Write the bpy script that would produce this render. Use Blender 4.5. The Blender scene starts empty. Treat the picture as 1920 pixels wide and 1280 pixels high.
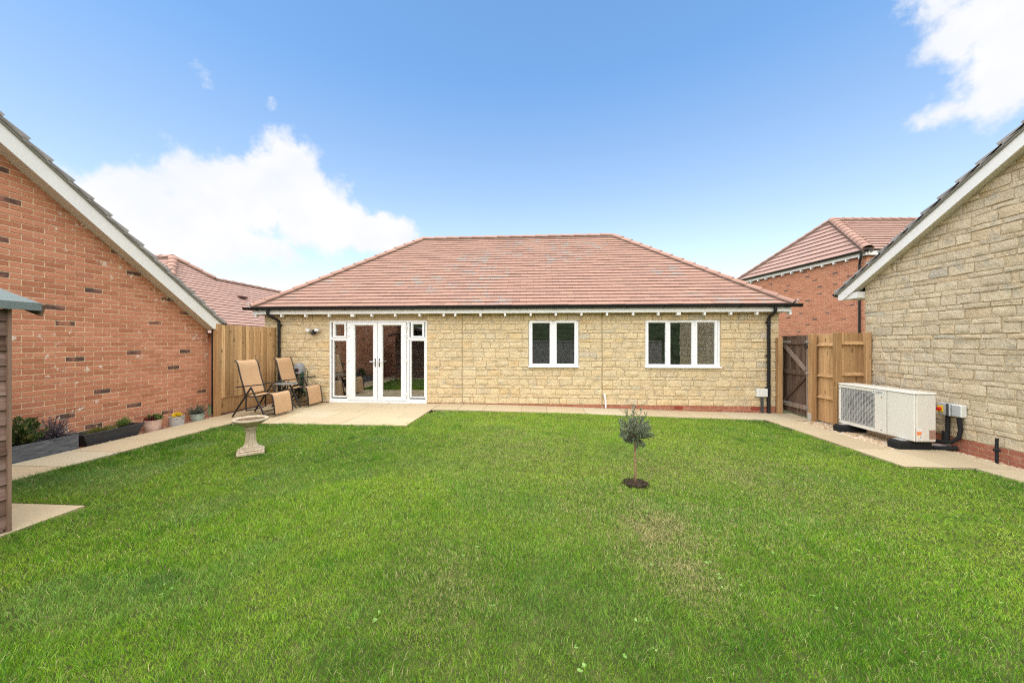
import bpy, math, random
import numpy as np
from mathutils import Vector, Matrix

# ------------------------------------------------------------------ camera, sky, sun, exposure
SC = bpy.context.scene
COL = SC.collection
FPX, VPX, HOR, EYE = 675.0, 1005.0, 642.0, 1.51
PHI = math.atan((VPX - 960.0) / FPX)
SP, CP = math.sin(PHI), math.cos(PHI)
cam_d = bpy.data.cameras.new('camera')
cam = bpy.data.objects.new('camera', cam_d)
COL.objects.link(cam)
cam.location = (0, 0, EYE)
cam.rotation_euler = (math.pi / 2, 0, PHI)
cam_d.sensor_width = 36.0
cam_d.lens = FPX / 1920 * 36.0
cam_d.shift_y = (HOR - 640.0) / 1920.0
cam_d.clip_start = 0.05
cam_d.clip_end = 2000
SC.camera = cam

SUN_AZ = math.radians(192.0)      # compass bearing from +Y, clockwise: behind the camera, a little to the left
SUN_EL = math.radians(62.0)
sun_d = bpy.data.lights.new('sun', 'SUN')
sun_d.energy = 2.85
sun_d.angle = math.radians(125.0)
sun_d.color = (1.0, 0.95, 0.875)
sun = bpy.data.objects.new('sun', sun_d)
COL.objects.link(sun)
sdir = Vector((math.sin(SUN_AZ) * math.cos(SUN_EL), math.cos(SUN_AZ) * math.cos(SUN_EL), math.sin(SUN_EL)))
sun.rotation_euler = sdir.to_track_quat('Z', 'Y').to_euler()
sun.location = (0, 0, 30)

SC.view_settings.view_transform = 'Standard'
SC.view_settings.look = 'None'
SC.view_settings.exposure = 1.28
SC.view_settings.gamma = 1.0
SC.view_settings.use_curve_mapping = False
SC.cycles.use_denoising = False
SC.cycles.use_adaptive_sampling = False
SC.cycles.max_bounces = 6
SC.cycles.sample_clamp_indirect = 6.0
SC.cycles.filter_width = 1.2


class NT:
    """small node helper"""
    def __init__(s, tree):
        s.t = tree

    def __call__(s, typ, ins=None, out=0, **props):
        n = s.t.nodes.new(typ)
        for k, v in props.items():
            setattr(n, k, v)
        for k, v in (ins or {}).items():
            sock = n.inputs[k]
            if isinstance(v, bpy.types.NodeSocket):
                s.t.links.new(v, sock)
            else:
                sock.default_value = v
        return n.outputs[out]

    def math(s, op, a, b=0.0, c=None, clamp=False):
        ins = {0: a, 1: b}
        if c is not None:
            ins[2] = c
        return s('ShaderNodeMath', ins, operation=op, use_clamp=clamp)

    def ramp(s, fac, stops, interp='LINEAR'):
        n = s.t.nodes.new('ShaderNodeValToRGB')
        cr = n.color_ramp
        cr.interpolation = interp
        while len(cr.elements) < len(stops):
            cr.elements.new(0.5)
        for e, (p, c) in zip(cr.elements, stops):
            e.position = p
            if not isinstance(c, (tuple, list)):
                c = (c, c, c)
            e.color = (c[0], c[1], c[2], 1)
        if isinstance(fac, bpy.types.NodeSocket):
            s.t.links.new(fac, n.inputs[0])
        return n.outputs[0]

    def mix(s, fac, a, b, blend='MIX'):
        n = s.t.nodes.new('ShaderNodeMix')
        n.data_type = 'RGBA'
        n.blend_type = blend
        n.clamp_factor = True
        for idx, v in ((0, fac), (6, a), (7, b)):
            if isinstance(v, bpy.types.NodeSocket):
                s.t.links.new(v, n.inputs[idx])
            else:
                n.inputs[idx].default_value = v if idx == 0 else (v[0], v[1], v[2], 1)
        return n.outputs[2]

    def noise(s, vec, scale, detail=3.0, rough=0.55, out=0):
        return s('ShaderNodeTexNoise', {'Vector': vec, 'Scale': scale, 'Detail': detail, 'Roughness': rough}, out)

    def smooth(s, v, lo, hi):
        return s('ShaderNodeMapRange', {0: v, 1: lo, 2: hi, 3: 0.0, 4: 1.0}, interpolation_type='SMOOTHSTEP')


def px_dir(px, py):
    u, v = (px - 960.0) / FPX, (HOR - py) / FPX
    d = Vector((u * CP - SP, CP + u * SP, v))
    return d.normalized()


world = bpy.data.worlds.new('World')
SC.world = world
world.use_nodes = True
wt = world.node_tree
wt.nodes.clear()
W = NT(wt)
dirv = W('ShaderNodeTexCoord', out=0)
sky = W('ShaderNodeTexSky', sky_type='NISHITA', sun_disc=False, sun_elevation=SUN_EL, sun_rotation=SUN_AZ,
        altitude=50.0, air_density=1.0, dust_density=0.3, ozone_density=1.6)
sxyz = wt.nodes.new('ShaderNodeSeparateXYZ')
wt.links.new(dirv, sxyz.inputs[0])
az = W.math('ARCTAN2', sxyz.outputs[0], sxyz.outputs[1])
el = W.math('ARCSINE', sxyz.outputs[2])
ae = W('ShaderNodeCombineXYZ', {0: az, 1: el, 2: 0.0})
# clouds of the day: (pixel x, pixel y, half width, half height in degrees, density)
CLOUDS = [(330, 430, 11, 5.2, 1.0), (430, 375, 8, 5.4, 1.0), (545, 340, 5.5, 6.3, 1.05), (600, 400, 8, 6, 1.0), (705, 440, 7, 3.6, .9),
          (255, 385, 5.0, 3.0, .85), (430, 462, 10, 3.4, .8), (240, 500, 9, 3.6, .7),
          (1860, 20, 6.0, 5.0, .80), (1930, 95, 4.0, 3.6, .75), (1790, -30, 5.5, 5, .7), (1785, 210, 5.5, 2.2, .60), (1990, 50, 8, 7, .9),
          (390, 140, 2.6, 1.8, .47), (508, 194, 1.8, 1.4, .52)]
dens = None
for (cx, cy, rx, ry, amp) in CLOUDS:
    d = px_dir(cx, cy)
    a0, e0 = math.atan2(d.x, d.y), math.asin(d.z)
    dv = W('ShaderNodeVectorMath', {0: ae, 1: (a0, e0, 0)}, operation='SUBTRACT')
    dv = W('ShaderNodeVectorMath', {0: dv, 1: (1 / math.radians(rx), 1 / math.radians(ry), 1)}, operation='MULTIPLY')
    ln = W('ShaderNodeVectorMath', {0: dv}, out=1, operation='LENGTH')
    g = W('ShaderNodeMapRange', {0: ln, 1: 0.0, 2: 1.75, 3: amp, 4: 0.0}, interpolation_type='SMOOTHSTEP')
    dens = g if dens is None else W.math('MAXIMUM', dens, g)
# the rest of the sky (behind and overhead) carries broken cloud of the same kind
zdiv = W.math('MAXIMUM', sxyz.outputs[2], 0.12)
pl = W('ShaderNodeVectorMath', {0: dirv, 3: W.math('DIVIDE', 1.0, zdiv)}, operation='SCALE')
far_n = W.noise(pl, 0.55, 4, 0.5)
away = W.smooth(W.math('ABSOLUTE', az), 1.15, 1.9)
over = W.smooth(el, 0.85, 1.15)
away = W.math('MAXIMUM', away, over)
far_c = W.math('MULTIPLY', W.smooth(far_n, 0.36, 0.54), away)
dens = W.math('MAXIMUM', dens, W.math('MULTIPLY', far_c, 0.9))
n1 = W.noise(dirv, 6.0, 10, 0.6)
n2 = W.noise(dirv, 17.0, 8, 0.62)
nn = W.math('ADD', W.math('MULTIPLY', W.math('SUBTRACT', n1, 0.5), 1.05), W.math('MULTIPLY', W.math('SUBTRACT', n2, 0.5), 0.75))
cm = W.smooth(W.math('ADD', dens, nn), 0.37, 0.66)
cm = W.math('MULTIPLY', cm, W.smooth(dens, 0.03, 0.25))
lowm = W.smooth(sxyz.outputs[2], -0.02, 0.0)
cm = W.math('MULTIPLY', cm, lowm)
shade = W.noise(dirv, 7.0, 5, 0.5)
ccol = W.ramp(shade, [(0.3, (0.86, 0.90, 0.98)), (0.6, (1.0, 1.0, 1.0))])
SKY_STRENGTH = 0.15
skyc = W('ShaderNodeHueSaturation', {'Hue': 0.495, 'Saturation': W('ShaderNodeMapRange', {0: el, 1: 0.06, 2: 0.62, 3: 0.62, 4: 1.13}), 'Value': W('ShaderNodeMapRange', {0: el, 1: 0.1, 2: 0.6, 3: 0.63, 4: 0.83}), 'Color': sky})
bg1 = W('ShaderNodeBackground', {'Color': skyc, 'Strength': SKY_STRENGTH})
bg2 = W('ShaderNodeBackground', {'Color': ccol, 'Strength': 0.42})
wmix = W('ShaderNodeMixShader', {0: cm, 1: bg1, 2: bg2})
wout = wt.nodes.new('ShaderNodeOutputWorld')
wt.links.new(wmix, wout.inputs[0])

# ------------------------------------------------------------------ helpers
RNG = random.Random(11)
ATTR = ('label', 'category', 'group', 'kind')
WLOC = {}


def wloc(o):
    return WLOC.get(o.name, Vector((0, 0, 0))) if o is not None else Vector((0, 0, 0))


def tag(o, label=None, cat=None, group=None, kind=None):
    for k, v in zip(ATTR, (label, cat, group, kind)):
        if v:
            o[k] = v
    return o


def thing(name, label, cat, loc=(0, 0, 0), group=None):
    o = bpy.data.objects.new(name, None)
    o.empty_display_size = 0.2
    COL.objects.link(o)
    o.location = loc
    WLOC[o.name] = Vector(loc)
    return tag(o, label, cat, group)


def link(name, mesh, parent=None, loc=None):
    """link a mesh whose vertices are relative to the parent's world location (no parent rotations in this scene)"""
    o = bpy.data.objects.new(name, mesh)
    COL.objects.link(o)
    if parent is not None:
        o.parent = parent
    if loc is not None:
        o.location = loc
        WLOC[o.name] = wloc(parent) + Vector(loc)
    else:
        WLOC[o.name] = wloc(parent)
    return o


class MB:
    def __init__(s):
        s.v, s.f, s.t, s.m = [], [], [], []
        s.mi = 0

    def add(s, verts, faces, tone=0.5, xf=None):
        o = len(s.v)
        if xf is not None:
            verts = [xf @ Vector(p) for p in verts]
        s.v.extend([tuple(p) for p in verts])
        for f in faces:
            s.f.append(tuple(i + o for i in f))
            s.t.append(tone)
            s.m.append(s.mi)

    def box(s, a, b, tone=0.5, bev=0.0, xf=None):
        x0, y0, z0 = (min(a[i], b[i]) for i in range(3))
        x1, y1, z1 = (max(a[i], b[i]) for i in range(3))
        if bev <= 0:
            v = [(x0, y0, z0), (x1, y0, z0), (x1, y1, z0), (x0, y1, z0), (x0, y0, z1), (x1, y0, z1), (x1, y1, z1), (x0, y1, z1)]
            f = [(0, 3, 2, 1), (4, 5, 6, 7), (0, 1, 5, 4), (1, 2, 6, 5), (2, 3, 7, 6), (3, 0, 4, 7)]
            s.add(v, f, tone, xf)
            return
        b_ = min(bev, (x1 - x0) / 2.2, (y1 - y0) / 2.2, (z1 - z0) / 2.2)
        v = []
        idx = {}
        for sx in (0, 1):
            for sy in (0, 1):
                for sz in (0, 1):
                    X, Y, Z = (x0, x1)[sx], (y0, y1)[sy], (z0, z1)[sz]
                    dx, dy, dz = (b_, -b_)[sx], (b_, -b_)[sy], (b_, -b_)[sz]
                    idx[sx, sy, sz] = len(v)
                    v += [(X, Y + dy, Z + dz), (X + dx, Y, Z + dz), (X + dx, Y + dy, Z)]
        f = []
        I = lambda sx, sy, sz, k: idx[sx, sy, sz] + k
        f += [(I(0, 0, 0, 0), I(0, 0, 1, 0), I(0, 1, 1, 0), I(0, 1, 0, 0)), (I(1, 0, 0, 0), I(1, 1, 0, 0), I(1, 1, 1, 0), I(1, 0, 1, 0))]
        f += [(I(0, 0, 0, 1), I(1, 0, 0, 1), I(1, 0, 1, 1), I(0, 0, 1, 1)), (I(0, 1, 0, 1), I(0, 1, 1, 1), I(1, 1, 1, 1), I(1, 1, 0, 1))]
        f += [(I(0, 0, 0, 2), I(0, 1, 0, 2), I(1, 1, 0, 2), I(1, 0, 0, 2)), (I(0, 0, 1, 2), I(1, 0, 1, 2), I(1, 1, 1, 2), I(0, 1, 1, 2))]
        for sz in (0, 1):
            for sy in (0, 1):
                q = (I(0, sy, sz, 1), I(1, sy, sz, 1), I(1, sy, sz, 2), I(0, sy, sz, 2))
                f.append(q if (sy == 1) == (sz == 1) and False else q)
            for sx in (0, 1):
                f.append((I(sx, 0, sz, 0), I(sx, 1, sz, 0), I(sx, 1, sz, 2), I(sx, 0, sz, 2)))
        for sx in (0, 1):
            for sy in (0, 1):
                f.append((I(sx, sy, 0, 0), I(sx, sy, 1, 0), I(sx, sy, 1, 1), I(sx, sy, 0, 1)))
                for sz in (0, 1):
                    f.append((I(sx, sy, sz, 0), I(sx, sy, sz, 1), I(sx, sy, sz, 2)))
        s.add(v, f, tone, xf)

    def tube(s, pts, r, n=10, tone=0.5, closed=False, cap=True, radii=None):
        pts = [Vector(p) for p in pts]
        N = len(pts)
        rings = []
        prev = None
        for i, p in enumerate(pts):
            if closed:
                d = (pts[(i + 1) % N] - pts[i - 1]).normalized()
            else:
                d = (pts[min(i + 1, N - 1)] - pts[max(i - 1, 0)]).normalized()
            if prev is None:
                a = Vector((0, 0, 1)) if abs(d.z) < 0.9 else Vector((1, 0, 0))
                a = (a - d * a.dot(d)).normalized()
            else:
                a = prev - d * prev.dot(d)
                a = a.normalized() if a.length > 1e-6 else d.orthogonal().normalized()
            prev = a
            b = d.cross(a)
            rr = radii[i] if radii else r
            rings.append([p + (a * math.cos(2 * math.pi * k / n) + b * math.sin(2 * math.pi * k / n)) * rr for k in range(n)])
        v = [q for ring in rings for q in ring]
        f = []
        M = N if closed else N - 1
        for i in range(M):
            j = (i + 1) % N
            for k in range(n):
                l = (k + 1) % n
                f.append((i * n + k, i * n + l, j * n + l, j * n + k))
        if cap and not closed:
            f.append(tuple(reversed(range(n))))
            f.append(tuple((N - 1) * n + k for k in range(n)))
        s.add(v, f, tone)

    def bar(s, p0, p1, w, h, tone=0.5, up=(0, 0, 1), bev=0.0):
        p0, p1 = Vector(p0), Vector(p1)
        d = p1 - p0
        L = d.length
        d = d.normalized()
        u = Vector(up)
        u = u - d * u.dot(d)
        u = u.normalized() if u.length > 1e-5 else d.orthogonal().normalized()
        w_ = d.cross(u)
        M = Matrix.Identity(4)
        for i in range(3):
            M[i][0], M[i][1], M[i][2], M[i][3] = d[i], w_[i], u[i], p0[i]
        s.box((0, -w / 2, -h / 2), (L, w / 2, h / 2), tone, bev, M)

    def lathe(s, prof, n=32, c=(0, 0, 0), tone=0.5, rfun=None):
        v, f = [], []
        for (r, z) in prof:
            for k in range(n):
                a = 2 * math.pi * k / n
                rr = rfun(r, z, a) if rfun else r
                v.append((c[0] + rr * math.cos(a), c[1] + rr * math.sin(a), c[2] + z))
        for i in range(len(prof) - 1):
            for k in range(n):
                l = (k + 1) % n
                f.append((i * n + k, i * n + l, (i + 1) * n + l, (i + 1) * n + k))
        f.append(tuple(reversed(range(n))))
        f.append(tuple((len(prof) - 1) * n + k for k in range(n)))
        s.add(v, f, tone)

    def mesh(s, name, mats, smooth=False, shift=Vector((0, 0, 0)), angle=None):
        me = bpy.data.meshes.new(name)
        me.from_pydata([(p[0] - shift[0], p[1] - shift[1], p[2] - shift[2]) for p in s.v], [], s.f)
        if not isinstance(mats, (list, tuple)):
            mats = [mats]
        for m in mats:
            me.materials.append(m)
        if len(mats) > 1:
            me.polygons.foreach_set('material_index', s.m)
        at = me.attributes.new('tone', 'FLOAT', 'FACE')
        at.data.foreach_set('value', s.t)
        if smooth:
            me.polygons.foreach_set('use_smooth', [True] * len(me.polygons))
            if angle:
                me.set_sharp_from_angle(angle=math.radians(angle))
        me.update()
        return me

    def build(s, name, mats, parent=None, smooth=False, angle=None, label=None, kind=None):
        me = s.mesh(name, mats, smooth, wloc(parent), angle)
        # consistent outward normals
        import bmesh
        bm = bmesh.new()
        bm.from_mesh(me)
        bmesh.ops.recalc_face_normals(bm, faces=bm.faces)
        bm.to_mesh(me)
        bm.free()
        if smooth and angle:
            me.set_sharp_from_angle(angle=math.radians(angle))
        o = link(name, me, parent)
        return tag(o, label, kind=kind)


def to_cam(p):
    z = -SP * p[0] + CP * p[1]
    x = CP * p[0] + SP * p[1]
    return x, p[2] - EYE, z


def in_view_size(p, size=1.0):
    """rough projected size; negative ordering for things outside the frame"""
    x, y, z = to_cam(p)
    if z < 0.2:
        return -1
    px, py = 960 + FPX * x / z, HOR - FPX * y / z
    s_ = FPX / z * size
    if px < -20 or px > 1940 or py < -20 or py > 1300:
        return s_ * 1e-3
    return s_


class Frame:
    def __init__(s, O, U, V, N):
        s.O, s.U, s.V, s.N = Vector(O), Vector(U).normalized(), Vector(V).normalized(), Vector(N).normalized()

    def w(s, u, v, n=0.0):
        return s.O + s.U * u + s.V * v + s.N * n

    def rot(s):
        return Matrix((s.U, s.V, s.N)).transposed().to_euler()


def clip_half(poly, nx, ny, c):
    """keep nx*u+ny*v <= c"""
    out = []
    L = len(poly)
    for i in range(L):
        a, b = poly[i], poly[(i + 1) % L]
        da, db = nx * a[0] + ny * a[1] - c, nx * b[0] + ny * b[1] - c
        if da <= 0:
            out.append(a)
        if (da < 0 < db) or (db < 0 < da):
            t = da / (da - db)
            out.append((a[0] + (b[0] - a[0]) * t, a[1] + (b[1] - a[1]) * t))
    return out


def clip_convex(poly, conv):
    L = len(conv)
    for i in range(L):
        a, b = conv[i], conv[(i + 1) % L]
        nx, ny = (b[1] - a[1]), -(b[0] - a[0])
        poly = clip_half(poly, nx, ny, nx * a[0] + ny * a[1])
        if len(poly) < 3:
            return []
    # drop doubles
    q = []
    for p in poly:
        if not q or abs(p[0] - q[-1][0]) + abs(p[1] - q[-1][1]) > 1e-4:
            q.append(p)
    if len(q) > 1 and abs(q[0][0] - q[-1][0]) + abs(q[0][1] - q[-1][1]) < 1e-4:
        q.pop()
    return q if len(q) >= 3 else []


def area(poly):
    return 0.5 * sum(poly[i][0] * poly[(i + 1) % len(poly)][1] - poly[(i + 1) % len(poly)][0] * poly[i][1] for i in range(len(poly)))


def cen(poly):
    return (sum(p[0] for p in poly) / len(poly), sum(p[1] for p in poly) / len(poly))


def inset(poly, d):
    c = cen(poly)
    out = []
    for p in poly:
        dx, dy = p[0] - c[0], p[1] - c[1]
        L = math.hypot(dx, dy)
        sx = max(0.2, 1 - d / max(abs(dx), d * 1.2)) if abs(dx) > 1e-6 else 1
        sy = max(0.2, 1 - d / max(abs(dy), d * 1.2)) if abs(dy) > 1e-6 else 1
        out.append((c[0] + dx * sx, c[1] + dy * sy))
    return out


def geo_brick(poly, rng, depth=0.007, bev=0.003, base=-0.004):
    k = len(poly)
    j = lambda a: rng.uniform(-a, a)
    p0 = [(p[0] + j(.0012), p[1] + j(.0012)) for p in poly]
    p1 = inset(p0, bev)
    d = depth + j(.002)
    v = [(p[0], p[1], base) for p in p0] + [(p[0], p[1], d - bev) for p in p0] + [(p[0], p[1], d + j(.0007)) for p in p1]
    f = []
    for i in range(k):
        n = (i + 1) % k
        f.append((i, n, k + n, k + i))
        f.append((k + i, k + n, 2 * k + n, 2 * k + i))
    f.append(tuple(2 * k + i for i in range(k)))
    return v, f


def geo_stone(poly, rng, depth=0.012, bev=0.005, base=-0.004):
    j = lambda a: rng.uniform(-a, a)
    ring = []
    k0 = len(poly)
    for i in range(k0):
        a, b = poly[i], poly[(i + 1) % k0]
        ring.append((a[0] + j(.006), a[1] + j(.006), 1))
        if math.hypot(a[0] - b[0], a[1] - b[1]) > 0.10:
            ring.append(((a[0] + b[0]) / 2 + j(.008), (a[1] + b[1]) / 2 + j(.008), 0))
    c = cen(poly)
    k = len(ring)
    cr = []
    for (x, y, corner) in ring:        # knock the corners off a little
        q = 0.965 if corner else 1.0
        cr.append((c[0] + (x - c[0]) * q, c[1] + (y - c[1]) * q))
    top = inset(cr, bev)
    d = depth + j(.006)
    v = [(p[0], p[1], base) for p in cr] + [(p[0], p[1], d - bev * .8 + j(.003)) for p in cr] + [(p[0], p[1], d + j(.006)) for p in top]
    v.append((c[0] + j(.03), c[1] + j(.015), d + j(.012)))
    f = []
    for i in range(k):
        n = (i + 1) % k
        f.append((i, n, k + n, k + i))
        f.append((k + i, k + n, 2 * k + n, 2 * k + i))
        f.append((2 * k + i, 2 * k + n, 3 * k))
    return v, f


def lay(pieces, fr, parent, name, mat, join, limit=300, geo=geo_brick, smooth=False, seed=1, joinmat=None):
    """pieces: (poly, tone, share_key or None). The ones that show largest become objects of their own, the rest one part."""
    rng = random.Random(seed)
    rows = []
    for (poly, tone, key) in pieces:
        a = area(poly)
        if abs(a) < 2e-4:
            continue
        if a < 0:
            poly = poly[::-1]
        c = cen(poly)
        rows.append((in_view_size(fr.w(c[0], c[1], 0), math.sqrt(abs(a))), poly, tone, key, c))
    rows.sort(key=lambda r: -r[0])
    eul = fr.rot()
    cache = {}
    rest = MB()
    for i, (s_, poly, tone, key, c) in enumerate(rows):
        if i < limit and s_ > 0.5:
            me = None
            if key is not None:
                kk = (key, rng.randrange(6))
                me = cache.get(kk)
            if me is None:
                v, f = geo(poly, rng)
                me = bpy.data.meshes.new(name)
                me.from_pydata([(p[0] - c[0], p[1] - c[1], p[2]) for p in v], [], f)
                me.materials.append(mat)
                if smooth:
                    me.polygons.foreach_set('use_smooth', [True] * len(me.polygons))
                    me.set_sharp_from_angle(angle=math.radians(38))
                if key is not None:
                    cache[kk] = me
            o = link(name, me, parent, fr.w(c[0], c[1], 0) - wloc(parent))
            o.rotation_euler = eul
            o['tone'] = float(tone)
        else:
            v, f = geo(poly, rng)
            rest.add([fr.w(*p) for p in v], f, tone)
    if rest.f:
        me = rest.mesh(join, joinmat or mat, smooth, wloc(parent), 38 if smooth else None)
        o = link(join, me, parent)
        tag(o, kind='stuff')


def rect(u0, v0, u1, v1):
    return [(u0, v0), (u1, v0), (u1, v1), (u0, v1)]


def cut_spans(u0, u1, holes):
    """spans of [u0,u1] left free by holes (list of (a,b))"""
    spans = [(u0, u1)]
    for a, b in holes:
        nxt = []
        for s0, s1 in spans:
            if b <= s0 or a >= s1:
                nxt.append((s0, s1))
            else:
                if a > s0:
                    nxt.append((s0, a))
                if b < s1:
                    nxt.append((b, s1))
        spans = nxt
    return spans


def bricks(u0, u1, v0, v1, rng, holes=(), clip=None, L=.225, H=.075, j=.010, tonef=None):
    out = []
    r = 0
    v = v0
    darks = []
    while v < v1 - 1e-6:
        vt = min(v + H, v1)
        off = (r % 2) * L / 2
        for s0, s1 in cut_spans(u0, u1, [(a, b) for (a, b, c, d) in holes if c < vt - .01 and d > v + .01]):
            u = u0 - L + off
            while u < s1:
                a, b = max(u, s0), min(u + L, s1)
                if b - a > 0.035:
                    p = rect(a + j / 2, v + j / 2, b - j / 2, vt - j / 2)
                    full = (b - a) > L - 1e-4 and (vt - v) > H - 1e-4
                    if clip:
                        q = clip_convex(p, clip)
                        full = full and len(q) == 4 and abs(area(q) - area(p)) < 1e-6
                        p = q
                    if p:
                        tn = rng.random()
                        if tn > .89:
                            if any(abs(a - da) < .62 and abs(v - dv) < .19 for da, dv in darks[-40:]):
                                tn *= rng.uniform(.1, .9)
                            else:
                                darks.append((a, v))
                        out.append((p, tn, 'b' if full else None))
                u += L
        v += H
        r += 1
    return out


def stones(u0, u1, v0, v1, rng, holes=(), clip=None, breaks=(), j=.009, thick=.150, thin=.075, first_thick=True):
    out = []
    v = v0
    t = first_thick
    while v < v1 - 0.02:
        h = thick if t else thin
        vt = min(v + h, v1)
        for s0, s1 in cut_spans(u0, u1, [(a, b) for (a, b, c, d) in holes if c < vt - .02 and d > v + .02] + [(b_ - .004, b_ + .004) for b_ in breaks]):
            u = s0
            while u < s1 - 1e-4:
                w = rng.uniform(.17, .36) if t else rng.uniform(.20, .42)
                if t and rng.random() < .06:
                    w = .08
                b = u + w
                if s1 - b < .10:
                    b = s1
                p = rect(u + j / 2, v + j / 2, b - j / 2, vt - j / 2)
                if clip:
                    p = clip_convex(p, clip)
                if p and abs(area(p)) > 6e-4:
                    out.append((p, rng.random(), None))
                u = b
        v = vt
        t = not t
    return out

# ------------------------------------------------------------------ materials
def new_mat(name):
    m = bpy.data.materials.new(name)
    m.use_nodes = True
    m.node_tree.nodes.clear()
    return m, NT(m.node_tree)


def finish(m, shader):
    o = m.node_tree.nodes.new('ShaderNodeOutputMaterial')
    m.node_tree.links.new(shader, o.inputs[0])
    return m


def pos(n):
    return n('ShaderNodeNewGeometry', out=0)


def tone_of(n):
    a = n('ShaderNodeAttribute', out=2, attribute_type='GEOMETRY', attribute_name='tone')
    b = n('ShaderNodeAttribute', out=2, attribute_type='OBJECT', attribute_name='tone')
    return n.math('ADD', a, b)


def principled(n, col, rough=.6, normal=None, spec=.3, metal=0.0, **kw):
    ins = {'Base Color': col if isinstance(col, bpy.types.NodeSocket) else (col[0], col[1], col[2], 1), 'Roughness': rough,
           'Specular IOR Level': spec, 'Metallic': metal}
    if normal is not None:
        ins['Normal'] = normal
    ins.update(kw)
    return n('ShaderNodeBsdfPrincipled', ins)


def bump(n, h, strength=.3, dist=.01):
    return n('ShaderNodeBump', {'Height': h, 'Strength': strength, 'Distance': dist})


def scaled(n, vec, s):
    return n('ShaderNodeVectorMath', {0: vec, 1: s}, operation='MULTIPLY')


def simple(name, col, rough=.5, spec=.3, metal=0.0, var=.08, vscale=6.0, bstr=0.0, bscale=60.0):
    m, n = new_mat(name)
    p = pos(n)
    nz = n.noise(p, vscale, 4)
    dark = tuple(c * (1 - var * 1.5) for c in col)
    lite = tuple(min(1, c * (1 + var)) for c in col)
    c = n.ramp(nz, [(.3, dark), (.7, lite)])
    nm = bump(n, n.noise(p, bscale, 4), bstr, .004) if bstr > 0 else None
    return finish(m, principled(n, c, rough, nm, spec, metal))


def brick_mat(name, stops, white=.0, smear=True):
    m, n = new_mat(name)
    p = pos(n)
    t = tone_of(n)
    c = n.ramp(t, stops)
    fine = n.noise(p, 90, 5, .65)
    mid = n.noise(p, 14, 4, .6)
    c = n.mix(n.math('MULTIPLY', n.smooth(fine, .35, .7), .28), c, (.20, .075, .045))
    c = n.mix(n.math('MULTIPLY', n.smooth(mid, .45, .75), .35), c, (.56, .27, .17))
    if smear:
        sm = n.math('MULTIPLY', n.smooth(t, .895, .915), n.smooth(n.noise(p, 6.5, 3), .40, .56))
        c = n.mix(n.math('MULTIPLY', sm, .85), c, (.085, .055, .045))
    if white:
        wn = n.math('MULTIPLY', n.smooth(n.noise(p, 9, 4, .6), .625, .655), n.smooth(n.noise(p, .9, 1), .50, .58))
        c = n.mix(n.math('MULTIPLY', wn, white), c, (.72, .60, .50))
        sp = n.smooth(n.noise(p, 38, 2), .735, .76)
        c = n.mix(n.math('MULTIPLY', sp, .7), c, (.62, .48, .38))
    h = n.math('ADD', n.noise(p, 130, 4, .7), n.math('MULTIPLY', mid, .8))
    return finish(m, principled(n, c, .92, bump(n, h, .55, .006), .15))


BRICK_STOPS = [(0.0, (.42, .165, .09)), (.15, (.50, .205, .114)), (.40, (.57, .24, .137)), (.60, (.60, .268, .158)), (.78, (.54, .22, .128)), (.90, (.47, .19, .115)), (.955, (.30, .13, .09)), (1.0, (.19, .095, .072))]
M_BRICK = brick_mat('red_brick', BRICK_STOPS, white=.85)
M_BRICK2 = brick_mat('red_brick_far', [(0, (.44, .165, .088)), (.5, (.52, .205, .112)), (.90, (.38, .14, .08)), (.95, (.24, .10, .07)), (1, (.17, .085, .065))], white=0)
M_PLINTH = brick_mat('plinth_brick', [(0, (.33, .115, .07)), (.5, (.40, .15, .092)), (1, (.29, .10, .065))], smear=False)


def stone_mat(name, warm=1.0):
    m, n = new_mat(name)
    p = pos(n)
    t = tone_of(n)
    c = n.ramp(t, [(0, (.63, .49, .29)), (.25, (.70, .55, .325)), (.45, (.67, .535, .33)), (.60, (.62, .50, .315)), (.80, (.71, .565, .34)), (.92, (.67, .49, .26)), (.97, (.62, .51, .345)), (1, (.56, .485, .36))])
    a = n.noise(p, 22, 6, .68)
    b = n.noise(p, 75, 4, .7)
    g = n.noise(p, 5.0, 4, .6)
    c = n.mix(n.math('MULTIPLY', n.smooth(g, .55, .66), .50), c, (.40, .375, .295))
    c = n.mix(n.math('MULTIPLY', n.smooth(n.noise(p, 3.3, 3), .52, .68), .30), c, (.58, .40, .19))
    c = n.mix(n.math('MULTIPLY', n.smooth(a, .53, .66), .34), c, (.40, .325, .20))
    c = n.mix(n.math('MULTIPLY', n.smooth(b, .5, .75), .28), c, (.68, .60, .42))
    if warm != 1.0:
        c = n('ShaderNodeHueSaturation', {'Saturation': warm, 'Value': .97, 'Color': c})
    h = n.math('ADD', n.math('MULTIPLY', a, 1.3), n.math('ADD', n.math('MULTIPLY', b, .45), n.math('MULTIPLY', n.noise(p, 9.0, 3), .9)))
    return finish(m, principled(n, c, .95, bump(n, h, .95, .026), .1))


M_STONE = stone_mat('cream_stone')
M_STONE2 = stone_mat('cream_stone_garage', .86)
M_MORTAR = simple('buff_mortar', (.76, .62, .42), .95, .1, var=.10, vscale=20, bstr=.4, bscale=150)
M_MORTAR2 = simple('stone_mortar', (.52, .415, .265), .95, .1, var=.12, vscale=20, bstr=.4, bscale=150)


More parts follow.
